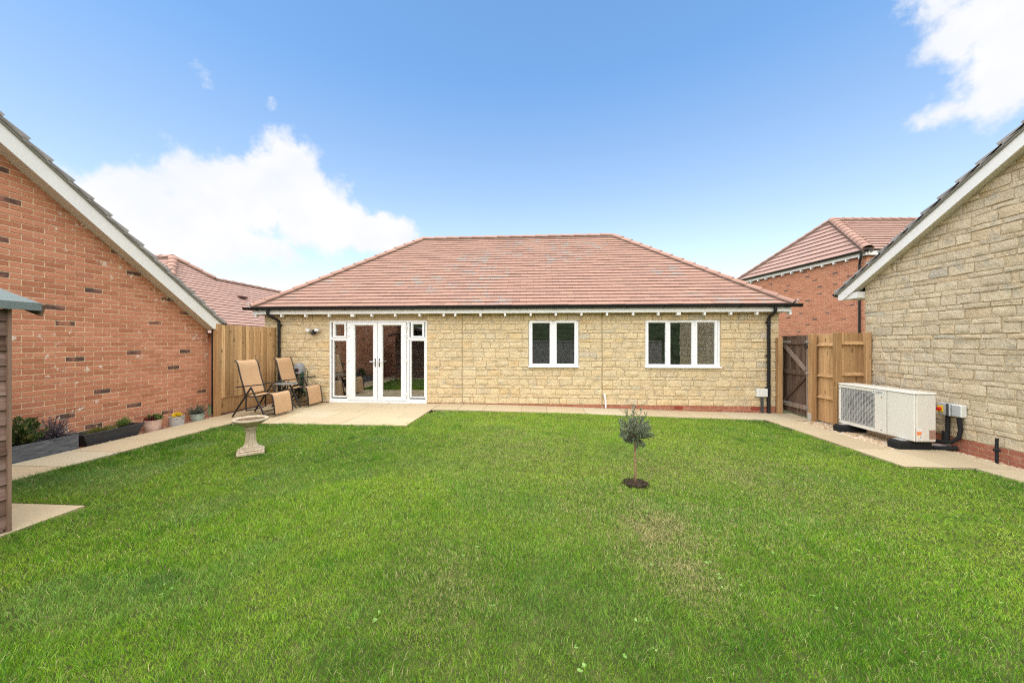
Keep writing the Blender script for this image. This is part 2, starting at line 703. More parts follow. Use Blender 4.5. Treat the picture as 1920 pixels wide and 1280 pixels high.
def tile_mat(name, stops, patch, amt):
    m, n = new_mat(name)
    p = pos(n)
    t = tone_of(n)
    c = n.ramp(t, stops)
    f = n.noise(p, 60, 4, .65)
    c = n.mix(n.math('MULTIPLY', n.smooth(f, .4, .75), .22), c, tuple(x * .62 for x in stops[0][1]))
    lo = n.smooth(n.noise(p, .55, 2), .50, .60)
    hi = n.smooth(n.noise(p, 4.2, 4, .6), .50, .60)
    c = n.mix(n.math('MULTIPLY', n.math('MULTIPLY', lo, hi), amt), c, patch)
    return finish(m, principled(n, c, .85, bump(n, f, .35, .004), .2))


M_TILE = tile_mat('pink_tile', [(0, (.30, .183, .143)), (.35, (.355, .215, .165)), (.7, (.33, .197, .152)), (.95, (.355, .222, .162)), (1, (.275, .166, .132))], (.27, .245, .22), .75)
M_TILE_FAR = tile_mat('pink_tile_far', [(0, (.40, .255, .205)), (.5, (.43, .278, .225)), (1, (.375, .238, .193))], (.32, .25, .22), .35)
M_RIDGE = tile_mat('terracotta_ridge', [(0, (.35, .21, .16)), (.5, (.385, .235, .18)), (1, (.32, .19, .145))], (.25, .17, .14), .4)
M_GREYTILE = tile_mat('grey_tile', [(0, (.29, .27, .25)), (.5, (.36, .335, .31)), (1, (.25, .235, .22))], (.44, .42, .38), .6)
M_UNDER = simple('roof_underlay', (.02, .018, .016), .95, .05)
M_UPVC = simple('white_upvc', (.80, .80, .79), .28, .45, var=.02)
M_FASCIA = simple('cream_fascia', (.74, .73, .68), .42, .35, var=.03, vscale=2.5)
M_SOFFIT = simple('soffit_cream', (.66, .61, .50), .6, .25, var=.04)
M_BLACK = simple('black_plastic', (.012, .012, .013), .32, .45, var=.1)
M_RUBBER = simple('black_rubber', (.018, .018, .018), .8, .2, var=.1)
M_BLACKMETAL = simple('black_metal', (.014, .014, .015), .38, .5, var=.1)
M_STEEL = simple('galvanised_steel', (.52, .53, .53), .42, .5, metal=.75, var=.12, vscale=30)
M_CHROME = simple('satin_chrome', (.62, .61, .58), .22, .5, metal=1.0, var=.03)
M_ACBODY = simple('ivory_enamel', (.66, .625, .545), .38, .4, var=.02, vscale=2)
M_GREYBOX = simple('grey_plastic', (.42, .43, .43), .5, .3, var=.04)
M_DARKGREY = simple('dark_grey_plastic', (.075, .08, .085), .55, .3, var=.1)
M_LIGHTBOX = simple('pale_plastic', (.66, .66, .60), .5, .3, var=.04)
M_RED = simple('red_plastic', (.62, .03, .02), .4, .4)
M_YELLOW = simple('yellow_plastic', (.82, .55, .03), .45, .4)
M_STICKER = simple('white_sticker', (.74, .71, .66), .5, .3, var=.05, vscale=40)
M_ORANGE = simple('orange_sticker', (.78, .27, .10), .5, .3, var=.1, vscale=60)
M_BROWNSTICK = simple('brown_sticker', (.34, .2, .15), .5, .3, var=.25, vscale=60)
M_COPPER = simple('copper', (.50, .22, .10), .4, .5, metal=.9)
M_HOSE = simple('green_hose', (.018, .075, .045), .42, .4, var=.2)
M_SLING = None


def wood_mat(name, a, b, knots=True, axis=2, scale=1.0):
    m, n = new_mat(name)
    p = pos(n)
    t = tone_of(n)
    st = [22.0, 22.0, 22.0]
    st[axis] = 1.3
    q = scaled(n, p, tuple(s_ * scale for s_ in st))
    off = n('ShaderNodeVectorMath', {0: q, 1: n('ShaderNodeCombineXYZ', {0: n.math('MULTIPLY', t, 37), 1: n.math('MULTIPLY', t, 17), 2: 0.0})}, operation='ADD')
    g = n.noise(off, 1.0, 6, .6)
    g2 = n.noise(off, 5.0, 3, .6)
    c = n.ramp(g, [(.3, a), (.68, b)])
    c = n.mix(n.math('MULTIPLY', g2, .35), c, tuple(x * .55 for x in a))
    tc = n.ramp(t, [(0, (.66, .62, .56)), (.5, (1, 1, 1)), (1, (1.25, 1.24, 1.2))])
    c = n.mix(1.0, c, tc, 'MULTIPLY')
    if knots:
        v = n('ShaderNodeTexVoronoi', {'Vector': scaled(n, p, (7.0, 7.0, 2.6)), 'Scale': 1.0, 'Randomness': 1.0}, feature='F1')
        k = n.math('SUBTRACT', 1.0, n.smooth(v, .08, .17))
        c = n.mix(n.math('MULTIPLY', k, .75), c, tuple(x * .32 for x in a))
    return finish(m, principled(n, c, .82, bump(n, n.math('ADD', g, n.math('MULTIPLY', g2, .5)), .45, .004), .15))


M_FENCE = wood_mat('larch_timber', (.47, .285, .13), (.74, .51, .275))
M_FENCE2 = wood_mat('treated_timber', (.40, .22, .095), (.61, .39, .195))
M_GATE = wood_mat('weathered_timber', (.075, .045, .032), (.17, .115, .085))
M_GATEBRACE = wood_mat('weathered_brace', (.15, .10, .075), (.30, .235, .19))
M_SHED = wood_mat('shed_cladding', (.14, .078, .060), (.33, .225, .185), axis=1)
M_SHEDPOST = wood_mat('shed_trim', (.17, .10, .07), (.30, .20, .15))
M_OAK = wood_mat('oak_furniture', (.34, .19, .08), (.5, .31, .15), axis=0, knots=False)


def felt_mat():
    m, n = new_mat('roofing_felt')
    p = pos(n)
    s = n.noise(p, 260, 3, .7)
    c = n.ramp(s, [(.35, (.10, .125, .12)), (.7, (.27, .31, .30))])
    return finish(m, principled(n, c, .95, bump(n, s, .6, .003), .1))


M_FELT = felt_mat()


def slab_mat():
    m, n = new_mat('buff_sandstone')
    p = pos(n)
    t = tone_of(n)
    c = n.ramp(t, [(0, (.40, .32, .205)), (.4, (.47, .385, .25)), (.75, (.44, .36, .232)), (1, (.47, .41, .285))])
    # long riven markings of the stone
    q = scaled(n, p, (2.2, 7.5, 4.0))
    v = n.noise(q, 1.6, 6, .62)
    c = n.mix(n.math('MULTIPLY', n.smooth(v, .52, .72), .45), c, (.43, .31, .16))
    c = n.mix(n.math('MULTIPLY', n.smooth(n.noise(p, 1.3, 4), .52, .72), .25), c, (.40, .34, .24))
    f = n.noise(p, 120, 4, .7)
    c = n.mix(n.math('MULTIPLY', n.smooth(f, .5, .8), .22), c, (.40, .31, .20))
    h = n.math('ADD', n.math('MULTIPLY', v, .9), n.math('MULTIPLY', f, .3))
    return finish(m, principled(n, c, .9, bump(n, h, .35, .008), .15))


M_SLAB = slab_mat()
M_JOINT = simple('slab_joint', (.30, .235, .15), .95, .1, var=.15, vscale=30)


def soil_mat():
    m, n = new_mat('lawn_soil')
    p = pos(n)
    a = n.noise(p, 9, 5, .65)
    b = n.noise(p, 70, 4, .7)
    c = n.ramp(a, [(.3, (.035, .05, .012)), (.55, (.06, .08, .02)), (.75, (.12, .105, .045))])
    c = n.mix(n.math('MULTIPLY', n.smooth(b, .45, .75), .45), c, (.11, .09, .045))
    return finish(m, principled(n, c, .95, bump(n, b, .6, .01), .05))


M_SOIL = soil_mat()
M_EARTH = simple('dark_earth', (.055, .040, .028), .95, .05, var=.35, vscale=30, bstr=.8, bscale=60)
M_COMPOST = simple('compost', (.03, .021, .015), .95, .05, var=.4, vscale=40, bstr=.8, bscale=90)


def grass_mat():
    m, n = new_mat('grass_blades')
    c = n('ShaderNodeAttribute', out=0, attribute_type='GEOMETRY', attribute_name='tint')
    d = n('ShaderNodeBsdfPrincipled', {'Base Color': c, 'Roughness': .5, 'Specular IOR Level': .28})
    hs = n('ShaderNodeHueSaturation', {'Hue': .485, 'Saturation': 1.1, 'Value': 1.25, 'Color': c})
    tr = n('ShaderNodeBsdfTranslucent', {'Color': hs})
    return finish(m, n('ShaderNodeMixShader', {0: .38, 1: d, 2: tr}))


M_GRASS = grass_mat()


def leaf_mat(name, cols, rough=.5, transl=.25):
    m, n = new_mat(name)
    t = tone_of(n)
    c = n.ramp(t, [(i / (len(cols) - 1), q) for i, q in enumerate(cols)])
    d = n('ShaderNodeBsdfPrincipled', {'Base Color': c, 'Roughness': rough, 'Specular IOR Level': .35})
    tr = n('ShaderNodeBsdfTranslucent', {'Color': c})
    return finish(m, n('ShaderNodeMixShader', {0: transl, 1: d, 2: tr}))


M_OLIVE = leaf_mat('olive_leaves', [(.065, .09, .045), (.125, .16, .09), (.22, .26, .17), (.36, .40, .30)], .45)
M_SKIMMIA = leaf_mat('glossy_leaves', [(.022, .055, .016), (.05, .10, .025), (.12, .17, .05), (.22, .17, .07)], .35)
M_HEATHER = leaf_mat('heather_sprigs', [(.07, .065, .08), (.14, .13, .165), (.22, .20, .25), (.20, .13, .11)], .7)
M_THYME = leaf_mat('thyme_leaves', [(.12, .13, .022), (.24, .23, .04), (.34, .29, .06)], .6)
M_THYME2 = leaf_mat('chive_leaves', [(.08, .15, .03), (.16, .24, .05), (.26, .33, .09)], .5)
M_PANSY = leaf_mat('bedding_leaves', [(.05, .10, .02), (.11, .17, .04), (.20, .24, .06)], .5)
M_CRIMSON = leaf_mat('crimson_petals', [(.08, .008, .012), (.16, .015, .02), (.05, .01, .012)], .6)
M_PETAL = leaf_mat('yellow_petals', [(.80, .52, .01), (.85, .62, .02), (.88, .72, .05)], .6)
M_LAVENDER = leaf_mat('lavender_leaves', [(.075, .10, .065), (.13, .16, .115), (.21, .24, .19)], .7)
M_CLOVER = leaf_mat('weed_leaves', [(.13, .28, .04), (.20, .36, .07), (.28, .43, .12)], .6)
M_BARK = simple('olive_bark', (.30, .185, .11), .9, .1, var=.25, vscale=30, bstr=.6, bscale=70)
M_TWIG = simple('heather_twig', (.09, .06, .05), .9, .1, var=.25, vscale=30)
M_PLANTER = simple('charcoal_planter', (.050, .055, .062), .7, .25, var=.18, vscale=14, bstr=.0)
M_PLANTER2 = simple('dark_trough', (.045, .049, .055), .5, .35, var=.12, vscale=6)
M_PINKPOT = simple('pale_pink_pot', (.66, .47, .385), .8, .15, var=.10, vscale=12)
M_GREYPOT = simple('ribbed_grey_pot', (.47, .45, .43), .8, .15, var=.12, vscale=12)
M_MINTPOT = simple('mint_pot', (.38, .46, .40), .75, .2, var=.12, vscale=12)
M_CONCRETE = None


def planter_mat():
    m, n = new_mat('slate_planter')
    p = pos(n)
    q = scaled(n, p, (9.0, 9.0, 42.0))
    a = n.noise(q, 1.0, 4, .6)
    c = n.ramp(a, [(.35, (.08, .085, .094)), (.65, (.155, .162, .172))])
    return finish(m, principled(n, c, .7, bump(n, a, .8, .01), .25))


M_SLATE = planter_mat()


def bath_mat():
    m, n = new_mat('cast_stone')
    p = pos(n)
    a = n.noise(p, 18, 5, .65)
    b = n.noise(p, 140, 3, .7)
    c = n.ramp(a, [(.3, (.36, .29, .19)), (.55, (.50, .42, .30)), (.75, (.58, .50, .38))])
    c = n.mix(n.math('MULTIPLY', n.smooth(n.noise(p, 40, 4), .58, .68), .4), c, (.21, .17, .11))
    return finish(m, principled(n, c, .95, bump(n, b, .5, .003), .1))


M_BATH = bath_mat()


def sling_mat():
    m, n = new_mat('tan_mesh_fabric')
    p = pos(n)
    w = n('ShaderNodeTexWave', {'Vector': p, 'Scale': 95.0, 'Distortion': .3}, out=1, bands_direction='Z')
    c = n.ramp(w, [(.2, (.45, .285, .155)), (.8, (.56, .37, .215))])
    c = n.mix(n.math('MULTIPLY', n.smooth(n.noise(p, 7, 3), .45, .7), .2), c, (.40, .25, .14))
    return finish(m, principled(n, c, .8, None, .2))


M_SLING = sling_mat()


def glass_mat(name, tint=(.78, .78, .76), base=.15):
    m, n = new_mat(name)
    fr = n('ShaderNodeFresnel', {'IOR': 1.52})
    f = n.math('ADD', n.math('MULTIPLY', fr, 1.5), base, clamp=True)
    t = n('ShaderNodeBsdfTransparent', {'Color': (*tint, 1)})
    g = n('ShaderNodeBsdfGlossy', {'Color': (.95, .97, .96, 1), 'Roughness': .006})
    return finish(m, n('ShaderNodeMixShader', {0: f, 1: t, 2: g}))


M_GLASS = glass_mat('window_glass')
M_TABLEGLASS = simple('table_glass', (.10, .13, .13), .12, .6, var=.05)
M_ROOM = simple('room_plaster', (.60, .57, .51), .9, .1, var=.03)
M_ROOMFLOOR = simple('room_floor', (.20, .15, .11), .6, .3, var=.1)
M_CURTAIN = simple('curtain_cloth', (.50, .47, .40), .9, .1, var=.05)
M_ARMCHAIR = simple('beige_upholstery', (.30, .255, .205), .95, .1, var=.08, vscale=30)
M_GROUND = simple('earth_ground', (.12, .13, .06), .95, .05, var=.3, vscale=.4)


def pebble_mat(name, stops):
    m, n = new_mat(name)
    t = tone_of(n)
    c = n.ramp(t, stops)
    c = n.mix(n.math('MULTIPLY', n.noise(pos(n), 80, 4), .3), c, (.25, .18, .11))
    return finish(m, principled(n, c, .75, None, .25))


M_PEBBLE = pebble_mat('gravel_stones', [(0, (.30, .20, .11)), (.3, (.48, .35, .20)), (.6, (.60, .50, .36)), (.85, (.42, .27, .15)), (1, (.68, .63, .55))])
M_CHIP = pebble_mat('terracotta_chips', [(0, (.26, .10, .06)), (.4, (.38, .18, .11)), (.7, (.30, .15, .10)), (.9, (.50, .40, .30)), (1, (.16, .09, .07))])
M_GRAVELBED = simple('gravel_bed', (.32, .23, .13), .95, .1, var=.3, vscale=30, bstr=.8, bscale=60)
M_CHIPBED = simple('chip_bed', (.20, .095, .06), .95, .1, var=.3, vscale=30, bstr=.8, bscale=60)
M_HILL = simple('far_bank', (.04, .055, .025), .95, .05, var=.35, vscale=1.2)

# ------------------------------------------------------------------ ground, paving, gravel
def sstep(t):
    t = min(1.0, max(0.0, t))
    return t * t * (3 - 2 * t)


def gz(x, y=0.0):
    return -0.13 * sstep((x + 2.4) / 8.2)


HY = 8.78       # face of the bungalow's garden wall


def hx(px, Y=HY):
    u = (px - 960.0) / FPX
    Z = Y / (CP + u * SP)
    return Z * (u * CP - SP)


def hz(px, py, Y=HY):
    u = (px - 960.0) / FPX
    Z = Y / (CP + u * SP)
    return EYE + (HOR - py) * Z / FPX


mb = MB()
mb.add([(-150, -120, -.30), (150, -120, -.30), (150, 220, -.30), (-150, 220, -.30)], [(0, 1, 2, 3)])
tag(mb.build('ground', M_GROUND), 'bare earth beyond the garden', kind='structure')


def sheet(name, x0, x1, y0, y1, dz, mat, kind='structure', label=None, nx=14):
    m = MB()
    for i in range(nx + 1):
        x = x0 + (x1 - x0) * i / nx
        m.v += [(x, y0, gz(x) + dz), (x, y1, gz(x) + dz)]
    for i in range(nx):
        m.f.append((2 * i, 2 * i + 2, 2 * i + 3, 2 * i + 1))
        m.t.append(.5)
        m.m.append(0)
    o = m.build(name, mat)
    return tag(o, label, kind=kind)


def paving(name, label, rects_, seed, dz=0.0):
    """a bed of joint mortar with one object for each flagstone"""
    rng = random.Random(seed)
    x0, x1 = min(r[0] for r in rects_), max(r[2] for r in rects_)
    y0, y1 = min(r[1] for r in rects_), max(r[3] for r in rects_)
    m = MB()
    for (a, b, c, d) in rects_:
        m.add([(a - .001, b - .001, gz(a) + dz - .006), (c + .001, b - .001, gz(c) + dz - .006), (c + .001, d + .001, gz(c) + dz - .006), (a - .001, d + .001, gz(a) + dz - .006)], [(0, 1, 2, 3)])
    bed = tag(m.build(name, M_JOINT), label, kind='structure')
    for (a, b, c, d) in rects_:
        g = .0055
        poly = [(a + g, b + g), (c - g, b + g), (c - g, d - g), (a + g, d - g)]
        poly = [(p[0] + rng.uniform(-.002, .002), p[1] + rng.uniform(-.002, .002)) for p in poly]
        cx, cy = (a + c) / 2, (b + d) / 2
        k = rng.uniform(-.0015, .0015)
        ins = inset(poly, .005)
        v = [(p[0] - cx, p[1] - cy, gz(p[0]) + dz - .03) for p in poly] + [(p[0] - cx, p[1] - cy, gz(p[0]) + dz - .003 + k) for p in poly] + \
            [(p[0] - cx, p[1] - cy, gz(p[0]) + dz + k) for p in ins]
        f = []
        for i in range(4):
            n = (i + 1) % 4
            f += [(i, n, 4 + n, 4 + i), (4 + i, 4 + n, 8 + n, 8 + i)]
        f.append((8, 9, 10, 11))
        me = bpy.data.meshes.new('slab')
        me.from_pydata(v, [], f)
        me.materials.append(M_SLAB)
        o = link('slab', me, bed, (cx, cy, 0))
        o['tone'] = rng.random()
    return bed


rg = random.Random(3)
R_ = []
ys = [6.42, 7.01, 7.60, 8.19, HY]
for i in range(4):
    x = -6.52
    while x < -2.36:
        w = rg.choice([.58, .58, .86])
        b = x + w
        if -2.36 - b < .35:
            b = -2.36
        R_.append((x, ys[i], b, ys[i + 1]))
        x = b
paving('patio', 'buff stone patio in front of the glazed doors', R_, 21)
R_ = []
x = -2.352
while x < 5.85:
    b = min(x + rg.choice([.58, .86, .86]), 5.9)
    if 5.9 - b < .3:
        b = 5.9
    R_.append((x, 7.98, b, HY))
    x = b
y = 7.972
while y > 5.95:
    b = max(y - .6, 5.92)
    R_.append((4.86, b, 5.46, y))
    y = b - .002
    if b <= 5.93:
        break
paving('path', 'buff stone path along the foot of the cream house wall', R_, 22, .001)
R_ = []
for a, b in ((4.86, 5.46), (5.462, 6.05), (6.052, 6.22)):
    R_.append((a, 5.10, b, 5.915))
y = 5.095
while y > -1.0:
    R_.append((5.72, y - .6, 6.21, y))
    y -= .602
paving('path', 'buff stone path stepping round the white heat pump to the right wall', R_, 23, .002)
R_ = []
y = 6.41
while y > -1.0:
    R_.append((-6.50, y - .6, -5.72, y))
    y -= .602
paving('path', 'buff stone path past the planters on the left', R_, 24, .002)
R_ = []
for i in range(3):
    for j in range(5):
        R_.append((-4.77 - .6 * i, 2.47 - .6 * j, -4.17 - .6 * i, 3.07 - .6 * j))
paving('shed_base', 'buff stone slabs under the timber shed', R_, 25, .004)

# planting strips of loose stone
sheet('gravel_bed', 5.46, 6.42, 5.92, 7.98, -.030, M_GRAVELBED, label='gravel bed under the heat pump', nx=4)
sheet('gravel_bed', 6.20, 6.42, -1.0, 5.92, -.030, M_GRAVELBED, label='narrow gravel strip at the foot of the garage wall', nx=2)
sheet('gravel_bed', -6.90, -6.50, -1.0, 8.76, -.030, M_CHIPBED, label='reddish chippings along the brick wall', nx=2)


def pebbles(name, label, boxes, n, mat, s0, s1, seed, dz=-.02):
    rng = random.Random(seed)
    m = MB()
    tot = sum((b[2] - b[0]) * (b[3] - b[1]) for b in boxes)
    for b in boxes:
        k = int(n * (b[2] - b[0]) * (b[3] - b[1]) / tot)
        for _ in range(k):
            x, y = rng.uniform(b[0], b[2]), rng.uniform(b[1], b[3])
            s_ = rng.uniform(s0, s1)
            a = rng.uniform(0, 6.28)
            sx, sy, sz = s_ * rng.uniform(.8, 1.4), s_ * rng.uniform(.6, 1.0), s_ * rng.uniform(.35, .6)
            v = []
            for (p, q, r) in ((1, 0, .1), (.35, .9, 0), (-.7, .65, .15), (-.9, -.5, 0), (.3, -1, .1), (0.05, .1, 1)):
                p, q = p * sx * rng.uniform(.8, 1.2), q * sy * rng.uniform(.8, 1.2)
                v.append((x + p * math.cos(a) - q * math.sin(a), y + p * math.sin(a) + q * math.cos(a), gz(x) + dz + r * sz + .004))
            f = [(i, (i + 1) % 5, 5) for i in range(5)]
            m.add(v, f, rng.random())
    o = m.build(name, mat, smooth=False)
    return tag(o, label, kind='stuff')


pebbles('gravel', 'tan gravel stones round the heat pump', [(5.46, 5.92, 6.40, 7.96)], 3000, M_PEBBLE, .016, .036, 5, -.028)
pebbles('gravel', 'tan gravel stones at the foot of the garage wall', [(6.225, 2.5, 6.40, 5.92)], 1100, M_PEBBLE, .015, .032, 6, -.028)
pebbles('gravel', 'terracotta chippings round the flower pots', [(-6.84, 3.2, -6.52, 7.0)], 1500, M_CHIP, .014, .03, 7, -.028)


# ------------------------------------------------------------------ tiled roofs
def roof_plane(house, roof_part, poly3, tile_w, gauge, mat, seed, limit, name='tile', lift=.029, thick=.013, gap=.016, under=True, jit=.0025):
    """poly3: eave-left, eave-right, then the rest of the plane's outline, as 3D points (counter-clockwise seen from outside)."""
    P = [Vector(p) for p in poly3]
    U = (P[1] - P[0]).normalized()
    Nn = U.cross(P[2] - P[0]).normalized()
    V = Nn.cross(U)
    fr = Frame(P[0], U, V, Nn)
    conv = [((p - P[0]).dot(U), (p - P[0]).dot(V)) for p in P]
    umin, umax = min(c[0] for c in conv), max(c[0] for c in conv)
    vmax = max(c[1] for c in conv)
    rng = random.Random(seed)
    pcs = []
    r = 0
    v = 0.0
    while v < vmax:
        u = umin - tile_w * (.5 if r % 2 else 0) - tile_w * .25
        while u < umax:
            q = clip_convex(rect(u + .002, v, u + tile_w - .002, v + gauge * 1.12), conv)
            if q and abs(area(q)) > .003:
                full = len(q) == 4 and abs(abs(area(q)) - (tile_w - .004) * gauge * 1.12) < 1e-5
                pcs.append((q, rng.random(), ('t', v) if False else None, v))
            u += tile_w
        v += gauge
        r += 1

    def geo_at(v0):
        def g(poly, rg_):
            j = rg_.uniform(-jit, jit)
            top = lambda p: lift - (lift - .006) * (p[1] - v0) / gauge + j
            k = len(poly)
            vv = [(p[0], p[1], top(p) - thick) for p in poly] + [(p[0], p[1], top(p)) for p in poly]
            ff = [tuple(range(k, 2 * k)), tuple(reversed(range(k)))]
            for i in range(k):
                n = (i + 1) % k
                ff.append((i, n, k + n, k + i))
            return vv, ff
        return g
    rows = []
    for (poly, tone, key, v0) in pcs:
        if area(poly) < 0:
            poly = poly[::-1]
        c = cen(poly)
        rows.append((in_view_size(fr.w(c[0], c[1]), math.sqrt(abs(area(poly)))), poly, tone, v0, c))
    rows.sort(key=lambda q: -q[0])
    rest = MB()
    eul = fr.rot()
    cache = {}
    for i, (s_, poly, tone, v0, c) in enumerate(rows):
        if i < limit and s_ > 1:
            key = None
            if len(poly) == 4 and abs(abs(area(poly)) - (tile_w - .004) * gauge * 1.12) < 1e-5:
                key = rng.randrange(8)
            me = cache.get(key) if key is not None else None
            if me is None:
                vv, ff = geo_at(v0)(poly, rng)
                me = bpy.data.meshes.new(name)
                me.from_pydata([(p[0] - c[0], p[1] - c[1], p[2]) for p in vv], [], ff)
                me.materials.append(mat)
                if key is not None:
                    cache[key] = me
            o = link(name, me, roof_part, fr.w(c[0], c[1]) - wloc(roof_part))
            o.rotation_euler = eul
            o['tone'] = tone
        else:
            vv, ff = geo_at(v0)(poly, rng)
            rest.add([fr.w(*p) for p in vv], ff, tone)
    if rest.f:
        o = link('tiling', rest.mesh('tiling', mat, False, wloc(roof_part)), roof_part)
        tag(o, kind='stuff')
    return fr


M_BED = simple('ridge_mortar', (.17, .12, .095), .95, .1, var=.1)


def capping(parent, a, b, name, r=.105, L=.36, lift=.0, seed=1, mat=None, limit=None, flat=.75, n=7):
    """half-round tiles in a run from a (low end) to b"""
    a, b = Vector(a), Vector(b)
    d = (b - a)
    T = d.length
    d.normalize()
    up = Vector((0, 0, 1))
    up = (up - d * up.dot(d)).normalized()
    s = d.cross(up)
    cnt = max(1, round(T / L))
    L = T / cnt
    rng = random.Random(seed)
    me = None
    bd_ = MB()
    bd_.bar(a - up * .02, b - up * .02, r * 1.75, r * .9, up=tuple(up))
    bd_.build('bedding', M_BED, parent)
    for i in range(cnt):
        c = a + d * (L * i)
        if me is None:
            v = []
            for (x, rr, lf) in ((-.010, r * 1.06, .010), (L + .004, r * .95, -.004)):
                for k in range(n + 1):
                    t = math.pi * k / n
                    v.append(d * x + s * (rr * math.cos(t)) + up * (rr * flat * math.sin(t) + lf))
                for k in range(n + 1):
                    t = math.pi * k / n
                    v.append(d * x + s * ((rr - .016) * math.cos(t)) + up * ((rr - .02) * flat * math.sin(t) + lf))
            m = n + 1
            f = []
            for k in range(n):
                f.append((k, k + 1, 2 * m + k + 1, 2 * m + k))
                f.append((m + k + 1, m + k, 3 * m + k, 3 * m + k + 1))
                f.append((k + 1, k, m + k, m + k + 1))
            me = bpy.data.meshes.new(name)
            me.from_pydata([tuple(p) for p in v], [], f)
            me.materials.append(mat or M_RIDGE)
            me.polygons.foreach_set('use_smooth', [True] * len(me.polygons))
            me.set_sharp_from_angle(angle=math.radians(50))
        o = link(name, me, parent, c + up * lift - wloc(parent))
        o['tone'] = rng.random()


def gutter(parent, a, b, r=.055, brackets=None, out=(0, -1, 0), name='gutter', depth=.075):
    a, b = Vector(a), Vector(b)
    d = (b - a).normalized()
    o_ = Vector(out)
    up = Vector((0, 0, 1))
    n = 8
    m = MB()
    v = []
    for p in (a, b):
        for k in range(n + 1):
            t = math.pi * k / n
            v.append(p + o_ * (-r * math.cos(t)) - up * (depth * math.sin(t)))
        for k in range(n + 1):
            t = math.pi * k / n
            v.append(p + o_ * (-(r - .005) * math.cos(t)) - up * ((depth - .005) * math.sin(t)))
    M_ = n + 1
    f = []
    for k in range(n):
        f.append((k, k + 1, 2 * M_ + k + 1, 2 * M_ + k))
        f.append((M_ + k + 1, M_ + k, 3 * M_ + k, 3 * M_ + k + 1))
    f.append((0, 2 * M_, 3 * M_, M_))
    f.append((n, M_ + n, 3 * M_ + n, 2 * M_ + n))
    f.append(tuple(range(n + 1)))
    f.append(tuple(2 * M_ + n - k for k in range(n + 1)))
    m.add(v, f)
    g = m.build(name, M_BLACK, parent)
    for t in (brackets or []):
        q = MB()
        p = a + d * t
        pts = [p + o_ * (-(r + .006) * math.cos(math.pi * k / 8)) - up * ((depth + .006) * math.sin(math.pi * k / 8)) for k in range(9)]
        pts = [p + o_ * (-r - .02) - up * (depth + .02)] + pts[1:]
        for i in range(len(pts) - 1):
            q.bar(pts[i], pts[i + 1], .026, .006, up=tuple((pts[i] + pts[i + 1]) / 2 - p) if (pts[i] + pts[i + 1]).length else (0, 0, 1))
        q.build('bracket', M_BLACK, g)
    return g


def downpipe(parent, pts, r=.034, clips=()):
    # smooth the bends a little
    P = [Vector(p) for p in pts]
    out = [P[0]]
    for i in range(1, len(P) - 1):
        a, b, c = P[i - 1], P[i], P[i + 1]
        k1 = min(.05, (b - a).length * .4)
        k2 = min(.05, (c - b).length * .4)
        s0, s1 = b + (a - b).normalized() * k1, b + (c - b).normalized() * k2
        out += [s0, (s0 + s1) / 2 * .5 + b * .5, s1]
    out.append(P[-1])
    m = MB()
    m.tube(out, r, 12)
    for i in range(1, len(P) - 1):
        pass
    o = m.build('downpipe', M_BLACK, parent, smooth=True, angle=40)
    for (x, y, z) in clips:
        q = MB()
        q.tube([(x, y, z - .02), (x, y, z + .02)], r + .007, 12)
        q.box((x - .055, y + r * .4, z - .012), (x + .055, y + r + .012, z + .012))
        q.build('pipe_clip', M_BLACK, o)
    return o


# ------------------------------------------------------------------ the bungalow
WX0, WX1 = -6.95, 5.65
house = thing('bungalow', 'cream stone bungalow with pink hipped roof and white glazed doors facing the lawn', 'house', (-.65, 8.8, 0))
FH = Frame((0, HY + .02, 0), (1, 0, 0), (0, 0, 1), (0, -1, 0))

DX0, DX1, DZ1 = hx(617), hx(800), 2.06
W1 = (hx(991), hx(1085.5), .905, 2.04)
W2 = (hx(1210), hx(1351.5), .905, 2.04)
HOLES = [(DX0, DX1, -.2, DZ1), W1, W2]

wallm = MB()
xs = sorted({WX0, WX1} | {h[0] for h in HOLES} | {h[1] for h in HOLES})
for i in range(len(xs) - 1):
    a, b = xs[i], xs[i + 1]
    zs = [-.3, 2.30]
    hole = next((h for h in HOLES if h[0] <= a + 1e-6 and h[1] >= b - 1e-6), None)
    parts_ = [(-.3, 2.30)] if hole is None else [(-.3, hole[2]), (hole[3], 2.30)]
    for (z0, z1) in parts_:
        if z1 - z0 > .02:
            wallm.box((a, HY + .02, z0), (b, HY + .29, z1))
wallm.box((WX0, HY + .29, -.3), (WX0 + .27, 14.9, 2.3))
wallm.box((WX1 - .27, HY + .29, -.3), (WX1, 14.9, 2.3))
wallm.box((WX0, 14.9, -.3), (WX1, 15.15, 2.3))
hwall = wallm.build('wall', M_MORTAR2, house)
JX = (hx(866.5), hx(1129))
lay(stones(WX0, WX1, .012, 2.29, random.Random(41), HOLES, breaks=JX), FH, hwall, 'stone', M_STONE, 'stonework', 300, geo_stone, True, 42)
# movement joints
for x in JX:
    q = MB()
    q.box((x - .005, HY + .003, -.1), (x + .005, HY + .02, 2.2))
    q.build('movement_joint', simple('joint_sealant', (.46, .365, .23), .8, .1), house)
# brick plinth, with two darker air bricks
plh = [(hx(1264), hx(1281), -.07, .005), (hx(1408), hx(1424.5), -.07, .005)]
lay(bricks(WX0, WX1, -.218, .009, random.Random(5), plh), FH, hwall, 'brick', M_PLINTH, 'brickwork', 120, geo_brick, False, 43)
for (a, b, c, d) in plh:
    q = MB()
    q.box((a + .004, HY + .004, c + .004), (b - .004, HY + .02, d - .001), bev=.003)
    for k in range(5):
        t = a + .02 + (b - a - .04) * k / 5
        q.box((t, HY + .0025, c + .015), (t + .022, HY + .005, d - .014))
    q.build('air_brick', simple('air_brick_clay', (.26, .055, .035), .8, .15), house)
